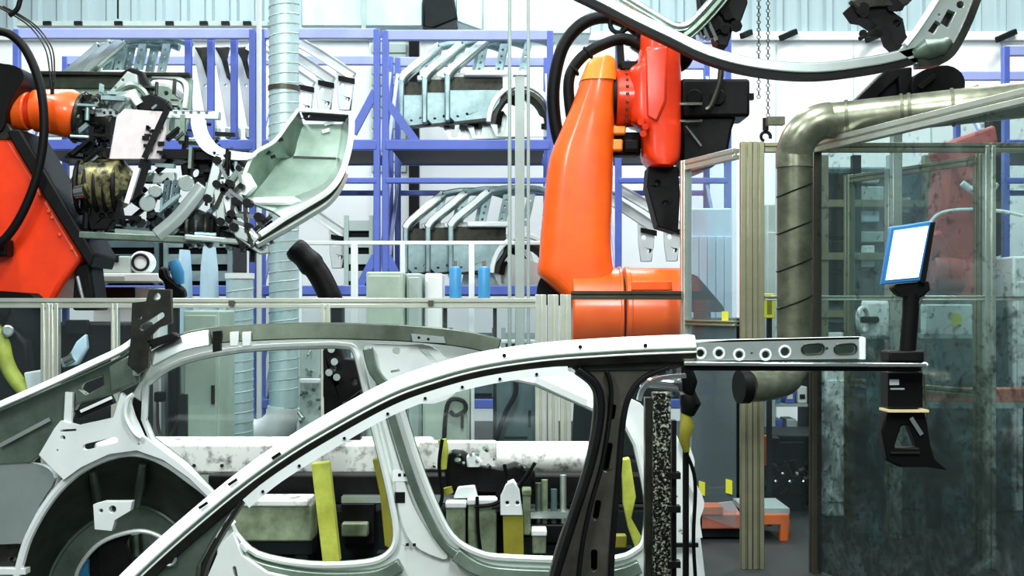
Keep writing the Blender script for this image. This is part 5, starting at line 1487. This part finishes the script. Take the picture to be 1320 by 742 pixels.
# sill pressings
MB().sweep(pp([(304, 704), (330, 728), (400, 742), (480, 741), (516, 726)], YF - 0.03), [(0.02, 0.03), (0.02, -0.02), (-0.03, -0.03), (-0.03, 0.03)]).build('sill_step', 'steel_green', car, bevel=0.004)
MB().sweep(pp([(588, 712), (616, 730), (660, 738), (780, 740), (824, 728)], YF - 0.03), [(0.02, 0.03), (0.02, -0.02), (-0.03, -0.03), (-0.03, 0.03)]).build('sill_step', 'steel_green', car, bevel=0.004)
# far roof rail, inner face with dark reflections put into its colour, and header pieces
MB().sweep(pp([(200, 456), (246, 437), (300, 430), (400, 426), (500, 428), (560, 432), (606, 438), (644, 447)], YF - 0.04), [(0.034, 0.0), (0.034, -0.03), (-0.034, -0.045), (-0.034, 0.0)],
           ).build('far_roof_rail', 'steel_olive_shade', car, bevel=0.005)
MB().sweep(pp([(196, 462), (236, 442), (272, 434)], YF - 0.08), [(0.03, 0.0), (0.03, -0.03), (-0.034, -0.05), (-0.034, 0.0)]).build('roof_rail_end', 'steel', car, bevel=0.005)
MB().pplate([(274, 427), (284, 426), (284, 452), (274, 454)], [], YF - 0.1, 0.03).build('spacer', 'black_metal', car)
for x in (296, 312):
    MB().pplate([(x, 428), (x + 11, 427), (x + 11, 446), (x, 447)], [], YF - 0.1, 0.02).build('tab', 'steel_pale', car, bevel=0.004)
MB().pplate([(530, 430), (572, 434), (574, 442), (532, 440)], [circ(540, 435, 2, n=8), circ(552, 437, 2, n=8)], YF - 0.1, 0.02).build('perforated_tab', 'steel', car)
# cross tie from far rail to the near rail (roof bow)
MB().sweep([P(690, 488, YF - 0.03), P(756, 518, YF - 0.03)], [(0.012, 0.02), (0.012, -0.03), (-0.014, -0.03), (-0.014, 0.02)]).build('drip_edge', 'steel_pale', car)
# gusset plate behind the rail
MB().pplate(s2([(470, 446), (520, 444), (556, 446), (584, 474), (592, 500), (560, 520), (500, 512), (484, 480)], 3, True),
            [circ(511, 452, 5, n=10), circ(533, 481, 3, n=8), slot(505, 479, 514, 477, 1.6), [(540, 450), (550, 450), (566, 468), (560, 472)]], YF - 0.05, 0.03).build('gusset_plate', 'steel_pale', car, bevel=0.006)
MB().sweep(pp([(474, 448), (482, 478), (504, 504)], YF - 0.07), [(0.02, 0.02), (0.02, -0.02), (-0.02, -0.02), (-0.02, 0.02)]).build('gusset_rib', 'steel_green', car, bevel=0.005)
# ---- rear pillar (right of the dark pillar)
wav = s2([(872, 560), (884, 590), (880, 610), (898, 644), (890, 668), (894, 690), (886, 700)], 4) + s2([(892, 706), (902, 730), (914, 770)], 3) + [(862, 770), (862, 600)]
MB().pplate(wav, [circ(877, 684, 3, n=8), circ(872, 640, 2, n=8)], YF - 0.12, 0.05).build('rear_pillar', 'steel_pale', car, bevel=0.012)
MB().sweep(pp([(880, 566), (890, 594), (887, 612), (902, 645), (897, 668), (900, 692)], YF - 0.14), [(0.014, 0.02), (0.014, -0.02), (-0.014, -0.02), (-0.014, 0.02)]).build('pillar_flange', 'steel_pale', car)
MB().bar(P(862, 702, YF - 0.15), P(900, 702, YF - 0.15), 0.02, 0.016).build('seam', 'black_metal', car)
# ---- wheel house on the left
cxw, cyw = 148, 742
front_arc = [(16, 770), (24, 735), (38, 690), (66, 642), (100, 608), (140, 588), (176, 583), (210, 594), (245, 618), (272, 640), (300, 676)]
back_arc = [(60, 780), (64, 742), (76, 716), (96, 690), (124, 668), (152, 656), (180, 652), (204, 660), (226, 676), (244, 696), (258, 720)]
fa = smooth([P(x, y, YF - 0.06) for x, y in front_arc], 4)
ba = smooth([P(x, y, YF + 0.25) for x, y in back_arc], 4)
vs, fs = [], []
n = len(fa)
for i in range(n):
    mid = fa[i].lerp(ba[i], 0.5) + Vector((0, -0.02, 0.03))
    vs += [fa[i], mid, ba[i]]
for i in range(n - 1):
    for k in range(2):
        a = i * 3 + k
        fs.append((a, a + 1, a + 4, a + 3))
nv = len(vs)
vs = vs + [v + Vector((0, 0.004, 0.012)) for v in vs]
fs = fs + [tuple(i + nv for i in f[::-1]) for f in fs]
MB().add(vs, fs).build('wheel_house', 'steel_olive_shade', car, ang=60)
inner = smooth([P(x, y, YF + 0.26) for x, y in [(96, 780), (98, 744), (108, 722), (126, 702), (150, 690), (180, 684), (204, 690), (222, 704), (236, 722), (244, 744), (248, 770)]], 4)
MB().add(ba + inner + [v + Vector((0, 0.01, 0)) for v in ba + inner],
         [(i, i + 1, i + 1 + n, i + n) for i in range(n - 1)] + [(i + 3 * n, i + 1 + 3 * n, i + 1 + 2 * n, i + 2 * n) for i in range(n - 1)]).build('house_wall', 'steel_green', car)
MB().tube(inner, 0.01, 8).build('arch_flange', 'steel_pale', car)
MB().tube(fa, 0.018, 8).build('arch_flange', 'steel_pale', car)
MB().tube(ba, 0.012, 8).build('arch_flange', 'steel_green', car)
for (x0, y0, x1, y1) in ((119, 606, 126, 656), (184, 598, 176, 650)):
    MB().tube([P(x0, y0, YF - 0.02), P((x0 + x1) / 2 + 1, (y0 + y1) / 2, YF + 0.06), P(x1, y1, YF + 0.2)], [0.016, 0.02, 0.018], 8).build('stiffening_bead', 'steel_green', car)
# white inner flange plate above the arch
out = [(50, 586), (70, 552), (78, 542), (100, 548), (146, 538), (156, 506), (166, 516), (172, 536), (184, 562)] + [(230, 596), (276, 636), (268, 640), (244, 616), (210, 592), (176, 580), (140, 585), (104, 602), (82, 618)]
MB().pplate(out, [slot(110, 576, 148, 567, 4), circ(81, 564, 3.4, n=8), slot(79, 555, 97, 554, 1.6), circ(74, 580, 1.6, n=6), circ(179, 572, 1.8, n=6)], YF - 0.1, 0.03).build('flange_plate', 'steel_pale', car, bevel=0.006)
MB().tube(pp([(172, 508), (164, 516), (162, 536), (172, 556), (182, 564)], YF - 0.12), 0.01, 6).build('hinge_edge', 'steel_pale', car)
MB().pplate([(172, 512), (184, 520), (190, 545), (188, 566), (176, 560), (168, 540)], [], YF - 0.02, 0.03).build('dark_pocket', 'black_metal', car)
# outer fender sheet bottom left
vs2 = s2([(-40, 596), (20, 596), (56, 600), (70, 618), (52, 648), (34, 684), (24, 700), (-40, 700)], 3)
MB().pplate(vs2, [], YF - 0.05, 0.03).build('fender_sheet', 'steel', car, bevel=0.008)
MB().pplate([(-40, 700), (26, 700), (30, 716), (34, 736), (-40, 736)], [circ(17, 721, 5, 3)], YF - 0.02, 0.05).build('lower_channel', 'steel_dark', car, bevel=0.006)
MB().bar(P(-40, 735, YF - 0.05), P(36, 735, YF - 0.05), 0.05, 0.022).build('lower_flange', 'steel_pale', car)
# shoulder panel: dark green reflections put into the sheet colour, bright top edge
shp = [(-40, 544), (0, 528), (60, 502), (120, 476), (158, 458), (186, 436), (192, 470), (180, 492), (146, 508), (100, 520), (88, 546), (60, 580), (40, 596), (-40, 600)]
MB().pplate(shp, [[(103, 502), (106, 494), (132, 484), (134, 496), (112, 508)]], YF - 0.06, 0.04).build('shoulder_panel', 'steel_green', car, bevel=0.006)
MB().sweep(pp([(-40, 540), (0, 522), (60, 496), (120, 468), (158, 450), (180, 434)], YF - 0.1), [(0.014, 0.04), (0.014, -0.02), (-0.012, -0.03), (-0.012, 0.04)]).build('shoulder_edge', 'steel_pale', car, bevel=0.004)
MB().bar(P(0, 574, YF - 0.075), P(64, 540, YF - 0.075), 0.01, 0.016).build('crease', 'steel', car)
MB().sweep(pp([(100, 534), (124, 524), (146, 514)], YF - 0.1), [(0.018, 0.02), (0.018, -0.02), (-0.018, -0.02), (-0.018, 0.02)]).build('pocket_lip', 'black_metal', car)
MB().bar(P(104, 530, YF - 0.125), P(144, 512, YF - 0.125), 0.01, 0.012).build('pocket_edge', 'steel_pale', car)
MB().bar(P(90, 505, YF - 0.08), P(88, 545, YF - 0.08), 0.03, 0.02).build('post_strip', 'steel_pale', car)
# hinge bracket sticking up
MB().pplate([(164, 470), (168, 440), (170, 390), (188, 388), (192, 372), (220, 373), (221, 416), (204, 422), (194, 432), (190, 474), (178, 482)],
            [circ(202, 382, 5, n=10), slot(184, 422, 208, 406, 4), circ(181, 409, 2, n=8)], YF - 0.16, 0.03).build('hinge_bracket', 'steel_dark', car, bevel=0.005)
MB().pplate([(186, 440), (224, 428), (230, 434), (196, 448)], [], YF - 0.16, 0.05).build('hinge_arm', 'black_metal', car, bevel=0.006)
MB().pplate([(140, 472), (168, 456), (180, 476), (178, 492), (142, 506)], [], YF - 0.12, 0.03).build('hinge_base', 'steel_green', car, bevel=0.006)
MB().pbox(170, 476, 178, 484, YF - 0.15, 0.03).build('hinge_pad', 'steel', car, bevel=0.006)
# clamp bracket in the arch
MB().pplate([(120, 650), (134, 646), (170, 646), (168, 658), (148, 670), (144, 684), (122, 682)], [circ(145, 656, 5, n=10), circ(130, 658, 3, n=8)], YF - 0.12, 0.04).build('clamp_bracket', 'steel_pale', car, bevel=0.008)

# ---- near side: roof rail and front pillar
rail_px = [(128, 790), (166, 748), (224, 694), (300, 630), (360, 586), (420, 549), (500, 506), (560, 484), (620, 468), (700, 456), (780, 450), (840, 447), (896, 445)]
near = pp(rail_px, YN, 5)
prof = [(0.030, 0.10), (0.030, 0.0), (0.024, -0.012), (-0.004, -0.03), (-0.010, -0.022), (-0.016, -0.032), (-0.022, -0.03), (-0.034, -0.006), (-0.040, 0.01), (-0.040, 0.10)]
MB().sweep(near, prof).build('near_roof_rail', 'steel_pale', car, bevel=0.003)
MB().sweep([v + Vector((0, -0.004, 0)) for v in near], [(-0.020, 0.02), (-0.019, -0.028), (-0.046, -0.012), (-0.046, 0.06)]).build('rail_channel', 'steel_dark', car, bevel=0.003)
MB().sweep([v + Vector((0, -0.031, 0)) for v in near], [(-0.0075, 0.004), (-0.0075, -0.001), (-0.0125, -0.001), (-0.0125, 0.004)]).build('seal_groove', 'steel_green', car)
inn = pp([(318, 650), (360, 616), (430, 572), (500, 532), (560, 508), (620, 492), (680, 482), (732, 480)], YN - 0.02, 5)
MB().sweep(inn, [(0.018, 0.01), (0.018, 0.0), (-0.012, -0.004), (-0.012, 0.006)]).build('weld_flange', 'steel_pale', car)
m = MB()
for i in range(3, len(inn) - 2, 4):
    m.cyl(inn[i] + Vector((0, 0.0, -0.002)), inn[i] + Vector((0, -0.008, -0.002)), 0.0045, 8)
m.build('flange_holes', 'black_metal', car, kind='stuff')
m = MB()
for x, y, ang in ((300, 624, -0.6), (356, 590, -0.6), (262, 654, -0.6)):
    c = P(x, y - 3, YN - 0.03)
    m.bar(c + Vector((-0.012, 0, -0.008)), c + Vector((0.012, 0, 0.008)), 0.006, 0.008)
m.build('rail_slots', 'black_metal', car, kind='stuff')
for x, y in ((650, 458), (748, 447), (832, 445)):
    MB().cyl(P(x, y, YN - 0.024), P(x, y, YN - 0.03), 0.006, 10).build('locating_hole', 'black_metal', car)
# pillar foot bottom left
MB().pplate([(150, 800), (168, 752), (232, 698), (290, 648), (302, 652), (276, 690), (254, 730), (246, 800)], [circ(218, 720, 7, n=12)], YN - 0.005, 0.05).build('pillar_foot', 'steel_green', car, bevel=0.01)
MB().ring(P(218, 720, YN - 0.012), (0, 1, 0), 0.018, 0.005, 18, 6).build('foot_ring', 'steel', car)
MB().sweep(pp([(312, 646), (284, 690), (262, 736), (254, 800)], YN - 0.01), [(0.006, 0.05), (0.006, -0.01), (-0.006, -0.01), (-0.006, 0.05)]).build('foot_flange', 'steel_dark', car)
# cowl side triangle beside the pillar foot
MB().pplate([(268, 742), (286, 700), (300, 686), (312, 716), (344, 738), (390, 748), (390, 800), (262, 800)], [slot(311, 702, 316, 709, 2.4), slot(302, 732, 304, 742, 2.4), [(328, 742), (344, 752), (344, 775), (324, 775)]], YF - 0.09, 0.03).build('cowl_side', 'steel_pale', car, bevel=0.006)
# ---- near centre pillar (dark)
lo = s2([(736, 474), (756, 486), (765, 506), (764, 540), (756, 590), (738, 650), (716, 710), (696, 790)], 4)
hi = s2([(790, 790), (793, 700), (799, 620), (806, 540), (816, 506), (838, 486), (868, 474)], 4)
sl = [slot(786, 574, 781, 604, 3.4), slot(771, 648, 768, 666, 3.6), slot(766, 712, 766, 732, 4), slot(791, 524, 789, 538, 3)]
MB().pplate(lo + hi, sl, YN + 0.0, 0.035).build('centre_pillar', 'pillar_brown', car, bevel=0.006)
MB().sweep(pp([(744, 476), (766, 494), (774, 520), (770, 560), (758, 610), (738, 672), (716, 742), (704, 790)], YN - 0.015), [(0.016, 0.02), (0.008, -0.02), (-0.008, -0.02), (-0.016, 0.02)]).build('pillar_bead', 'black_metal', car, bevel=0.003)
MB().sweep(pp([(782, 478), (788, 500), (786, 540), (776, 600), (762, 650), (750, 710), (742, 790)], YN - 0.012), [(0.008, 0.02), (0.004, -0.012), (-0.004, -0.012), (-0.008, 0.02)]).build('pillar_bead', 'black_metal', car, bevel=0.002)
MB().sweep(pp([(862, 474), (832, 486), (814, 506), (804, 540), (797, 620), (790, 700), (786, 790)], YN - 0.01), [(0.01, 0.02), (0.006, -0.014), (-0.006, -0.014), (-0.01, 0.02)]).build('pillar_bead', 'black_metal', car, bevel=0.002)
MB().sweep(pp([(884, 484), (850, 488), (830, 500), (824, 516)], YN + 0.04), [(0.006, 0.03), (0.006, -0.01), (-0.006, -0.01), (-0.006, 0.03)]).build('pillar_edge', 'steel', car)
MB().pplate([(740, 462), (890, 456), (890, 470), (868, 476), (740, 478)], [], YN - 0.005, 0.05).build('pillar_head', 'steel_dark', car, bevel=0.005)
MB().pplate([(x, y) for x, y in lo[3:]] + [(x, y) for x, y in hi[:-3]], [], YN + 0.06, 0.01).build('slot_shade_sheet', 'black_metal', car)  # added dark sheet so the pillar slots look shaded
# ---- perforated tail bracket and dark drip bar
hl = [circ(903, 455, 4.5), circ(927, 455, 4.5), circ(953, 457, 4.5), circ(987, 457, 4.5), circ(1012, 453, 5.5), circ(969, 455, 1.6, n=8),
      slot(1040, 450, 1056, 449, 5.5), slot(1082, 450, 1098, 449, 5.5), circ(1066, 449, 2.2, n=8)]
MB().pplate([(880, 443), (940, 438), (1108, 434), (1112, 436), (1112, 462), (880, 465)], hl, YN - 0.01, 0.012).build('tail_bracket', 'steel', car, bevel=0.002)
for (x, y) in ((903, 455), (927, 455), (953, 457), (987, 457)):
    MB().ring(P(x, y, YN - 0.012), (0, 1, 0), 0.0145, 0.0035, 16, 6).build('hole_collar', 'steel_pale', car)
MB().ring(P(1012, 453, YN - 0.012), (0, 1, 0), 0.016, 0.003, 16, 6).build('hole_collar', 'steel_pale', car)
for x in (1048, 1090):
    pts = [P(a, b, YN - 0.012) for a, b in slot(x - 8, 450, x + 8, 449, 6.5)]
    MB().tube(pts + [pts[0]], 0.003, 6).build('slot_collar', 'steel_dark', car)
MB().pbox(880, 443, 1110, 466, YN + 0.05, 0.01).build('bracket_back', 'steel_green', car)
MB().bar(P(884, 440, YN + 0.02), P(1110, 435, YN + 0.02), 0.06, 0.006).build('bracket_top', 'steel_pale', car)
MB().pbox(1108, 435, 1116, 463, YN - 0.014, 0.06).build('bracket_end', 'machine_white', car, bevel=0.002)
MB().pbox(862, 446, 884, 466, YN - 0.014, 0.03).build('bracket_clip', 'steel_green', car, bevel=0.003)
MB().bar(P(880, 468, YN - 0.01), P(1192, 470, YN - 0.01), 0.04, 0.011).build('drip_bar', 'chrome', car, bevel=0.003)
MB().bar(P(878, 474, YN + 0.0), P(1184, 475, YN + 0.0), 0.03, 0.014).build('drip_bar_under', 'black_metal', car, bevel=0.003)
MB().ball(P(1192, 470, YN - 0.01), (0.009, 0.018, 0.008), 10).build('bar_end', 'machine_white', car)
# rear tube under the rail with black clamp
MB().cyl(P(826, 490, YN + 0.3), P(884, 497, YN + 0.3), 0.022, 16).build('cross_tube', 'chrome', car)
MB().pplate([(878, 468), (892, 470), (900, 492), (894, 512), (880, 506)], [], YN + 0.18, 0.14).build('tube_clamp', 'black_metal', car, bevel=0.01)

MB().box((P(470, 0, YN).x, YN + 0.06, 0.36), (P(800, 0, YN).x - P(140, 0, YN).x, 0.14, 0.3)).build('near_sill', 'steel', car, bevel=0.02)
MB().box((P(520, 0, 4.4).x, 4.4, 0.225), (1.7, 1.36, 0.04)).build('floor_pan', 'steel_dark', car)
# ---- body skid carrying the shell
t = thing('body_skid', PZ(560, 0, 4.8), 'dark steel skid under the bare car body', 'skid')
for Y in (3.75, 5.2):
    MB().box((-0.15, Y, 0.06), (2.4, 0.12, 0.12)).build('runner', 'machine_dark', t, bevel=0.01)
for x in (-0.9, 0.3):
    MB().box((x, 4.45, 0.145), (0.1, 1.5, 0.05)).build('cross_bar', 'machine_dark', t)
    MB().box((x, 4.45, 0.186), (0.1, 1.2, 0.032)).build('rubber_pad', 'rubber', t)

# ---- objects standing at the car
t = thing('spattered_post', PZ(850, 0, 4.35), 'black post covered with pale weld spatter behind the centre pillar', 'post')
a = P(852, 505, 4.35)
MB().box((a.x, 4.35, a.z / 2), (0.062, 0.06, a.z)).build('post', 'spatter', t, bevel=0.004)
MB().box((a.x - 0.045, 4.37, (a.z - 0.02) / 2), (0.022, 0.05, a.z - 0.02)).build('side_strip', 'steel_dark', t)
MB().box((a.x + 0.046, 4.37, (a.z - 0.1) / 2), (0.016, 0.05, a.z - 0.1)).build('side_strip', 'black_metal', t)
for y in (612, 655, 726):
    p = P(868, y, 4.34)
    MB().box(p, (0.045, 0.05, 0.022)).build('clip', 'black_metal', t)
t = thing('yellow_valve', P(884, 580, 4.6), 'small yellow and black valve beside the spattered post', 'valve')
MB().tube([P(884, 530, 4.6), P(886, 548, 4.6), P(882, 566, 4.6), P(885, 582, 4.6)], [0.018, 0.026, 0.022, 0.012], 10).build('body', 'olive_yellow', t)
MB().tube([P(886, 506, 4.6), P(890, 520, 4.6), P(886, 534, 4.6)], [0.03, 0.04, 0.025], 12).build('black_cap', 'rubber', t)
MB().tube(pp([(884, 582), (896, 620), (894, 700), (900, 790)], 4.6), 0.007, 6).build('cable', 'rubber', t)
MB().cyl(P(884, 580, 4.62), PZ(884, 0, 4.62), 0.012, 8).build('stem', 'black_metal', t)

# black clamp tower inside the wheel arch
t = thing('clamp_tower', PZ(150, 0, 5.45), 'black clamp tower with cables inside the wheel arch', 'fixture')
MB().box((P(140, 0, 5.45).x, 5.45, 0.3), (0.14, 0.1, 0.62)).build('tower', 'black_metal', t, bevel=0.01)
MB().pplate([(126, 684), (146, 680), (172, 656), (176, 672), (160, 700), (168, 730), (150, 790), (126, 790)], [], 5.38, 0.05).build('clamp_arm', 'black_metal', t, bevel=0.008)
for k in range(3):
    MB().cyl(P(162 + 12 * k, 690 - 2 * k, 5.5), P(164 + 12 * k, 716, 5.5), 0.022, 12).build('roller', 'steel_green', t)
MB().pbox(78, 684, 104, 700, 5.42, 0.06).build('blue_block', 'sheet_blue', t)
MB().pbox(80, 722, 124, 760, 5.42, 0.06).build('blue_block', 'gas_blue', t)
MB().pbox(60, 696, 126, 724, 5.46, 0.06).build('dark_plate', 'black_metal', t)
MB().cyl(P(97, 702, 5.44), P(99, 716, 5.44), 0.014, 8).build('yellow_knob', 'olive_yellow', t)

# ================================================================== HAND-HELD TERMINAL AT THE TAIL
SY = 3.66
t = thing('inspection_terminal', P(1172, 604, SY), 'black inspection terminal with white tilted screen clipped on the tail bar', 'terminal')
scr = [(1136, 367), (1148, 292), (1204, 284), (1190, 362)]
fr = MB().pplate(scr, [], SY - 0.03, 0.02).build('screen_frame', 'frame_blue', t, bevel=0.004)
c = [(1142, 361), (1153, 297), (1197, 291), (1184, 357)]
MB().pplate(c, [], SY - 0.033, 0.004).build('display', 'screen', fr)
MB().pplate([(1186, 363), (1200, 287), (1206, 286), (1193, 365)], [], SY - 0.034, 0.03).build('screen_edge', 'rubber', fr)
MB().pplate([(1150, 372), (1154, 366), (1198, 362), (1200, 374), (1186, 384), (1160, 382)], [], SY - 0.02, 0.04).build('screen_mount', 'rubber', t, bevel=0.005)
neck = smooth([P(1174, 378, SY), P(1174, 400, SY), P(1172, 425, SY), P(1170, 452, SY)], 4)
MB().tube(neck, 0.024, 16).build('neck', 'rubber', t)
MB().tube(pp([(1192, 378), (1183, 395), (1181, 420)], SY - 0.01), 0.004, 6).build('lead', 'alu_dark', t)
MB().pbox(1146, 452, 1192, 467, SY - 0.03, 0.09).build('clip_head', 'rubber', t, bevel=0.006)
MB().pbox(1145, 479, 1190, 526, SY - 0.03, 0.08).build('housing', 'rubber', t, bevel=0.004)
MB().pbox(1150, 460, 1188, 485, SY + 0.02, 0.04).build('clip_back', 'rubber', t)
MB().pbox(1147, 489, 1159, 496, SY - 0.033, 0.004).build('name_label', 'machine_white', t)
MB().pbox(1148, 500, 1166, 502, SY - 0.033, 0.004).build('print_line', 'machine_grey', t)
MB().bar(P(1139, 528, SY), P(1191, 528, SY), 0.09, 0.007).build('ring_plate', 'ring_cream', t)
fo_ = [(1142, 531), (1192, 531), (1196, 546), (1200, 574), (1206, 592), (1222, 606), (1196, 602), (1160, 602), (1144, 594), (1136, 556)]
MB().pplate(fo_, [[(1153, 577), (1162, 549), (1171, 547), (1183, 577)]], SY - 0.02, 0.05).build('foot_bracket', 'rubber', t, bevel=0.005)
MB().bar(P(1148, 583, SY - 0.025), P(1186, 583, SY - 0.025), 0.006, 0.006).build('trim_line', 'steel_dark', t)
MB().bar(P(1174, 538, SY - 0.025), P(1188, 560, SY - 0.025), 0.006, 0.012).build('bright_lever', 'chrome', t)
MB().tube(pp([(1191, 482), (1193, 510), (1196, 540)], SY - 0.02), 0.003, 6).build('lead', 'alu_dark', t)
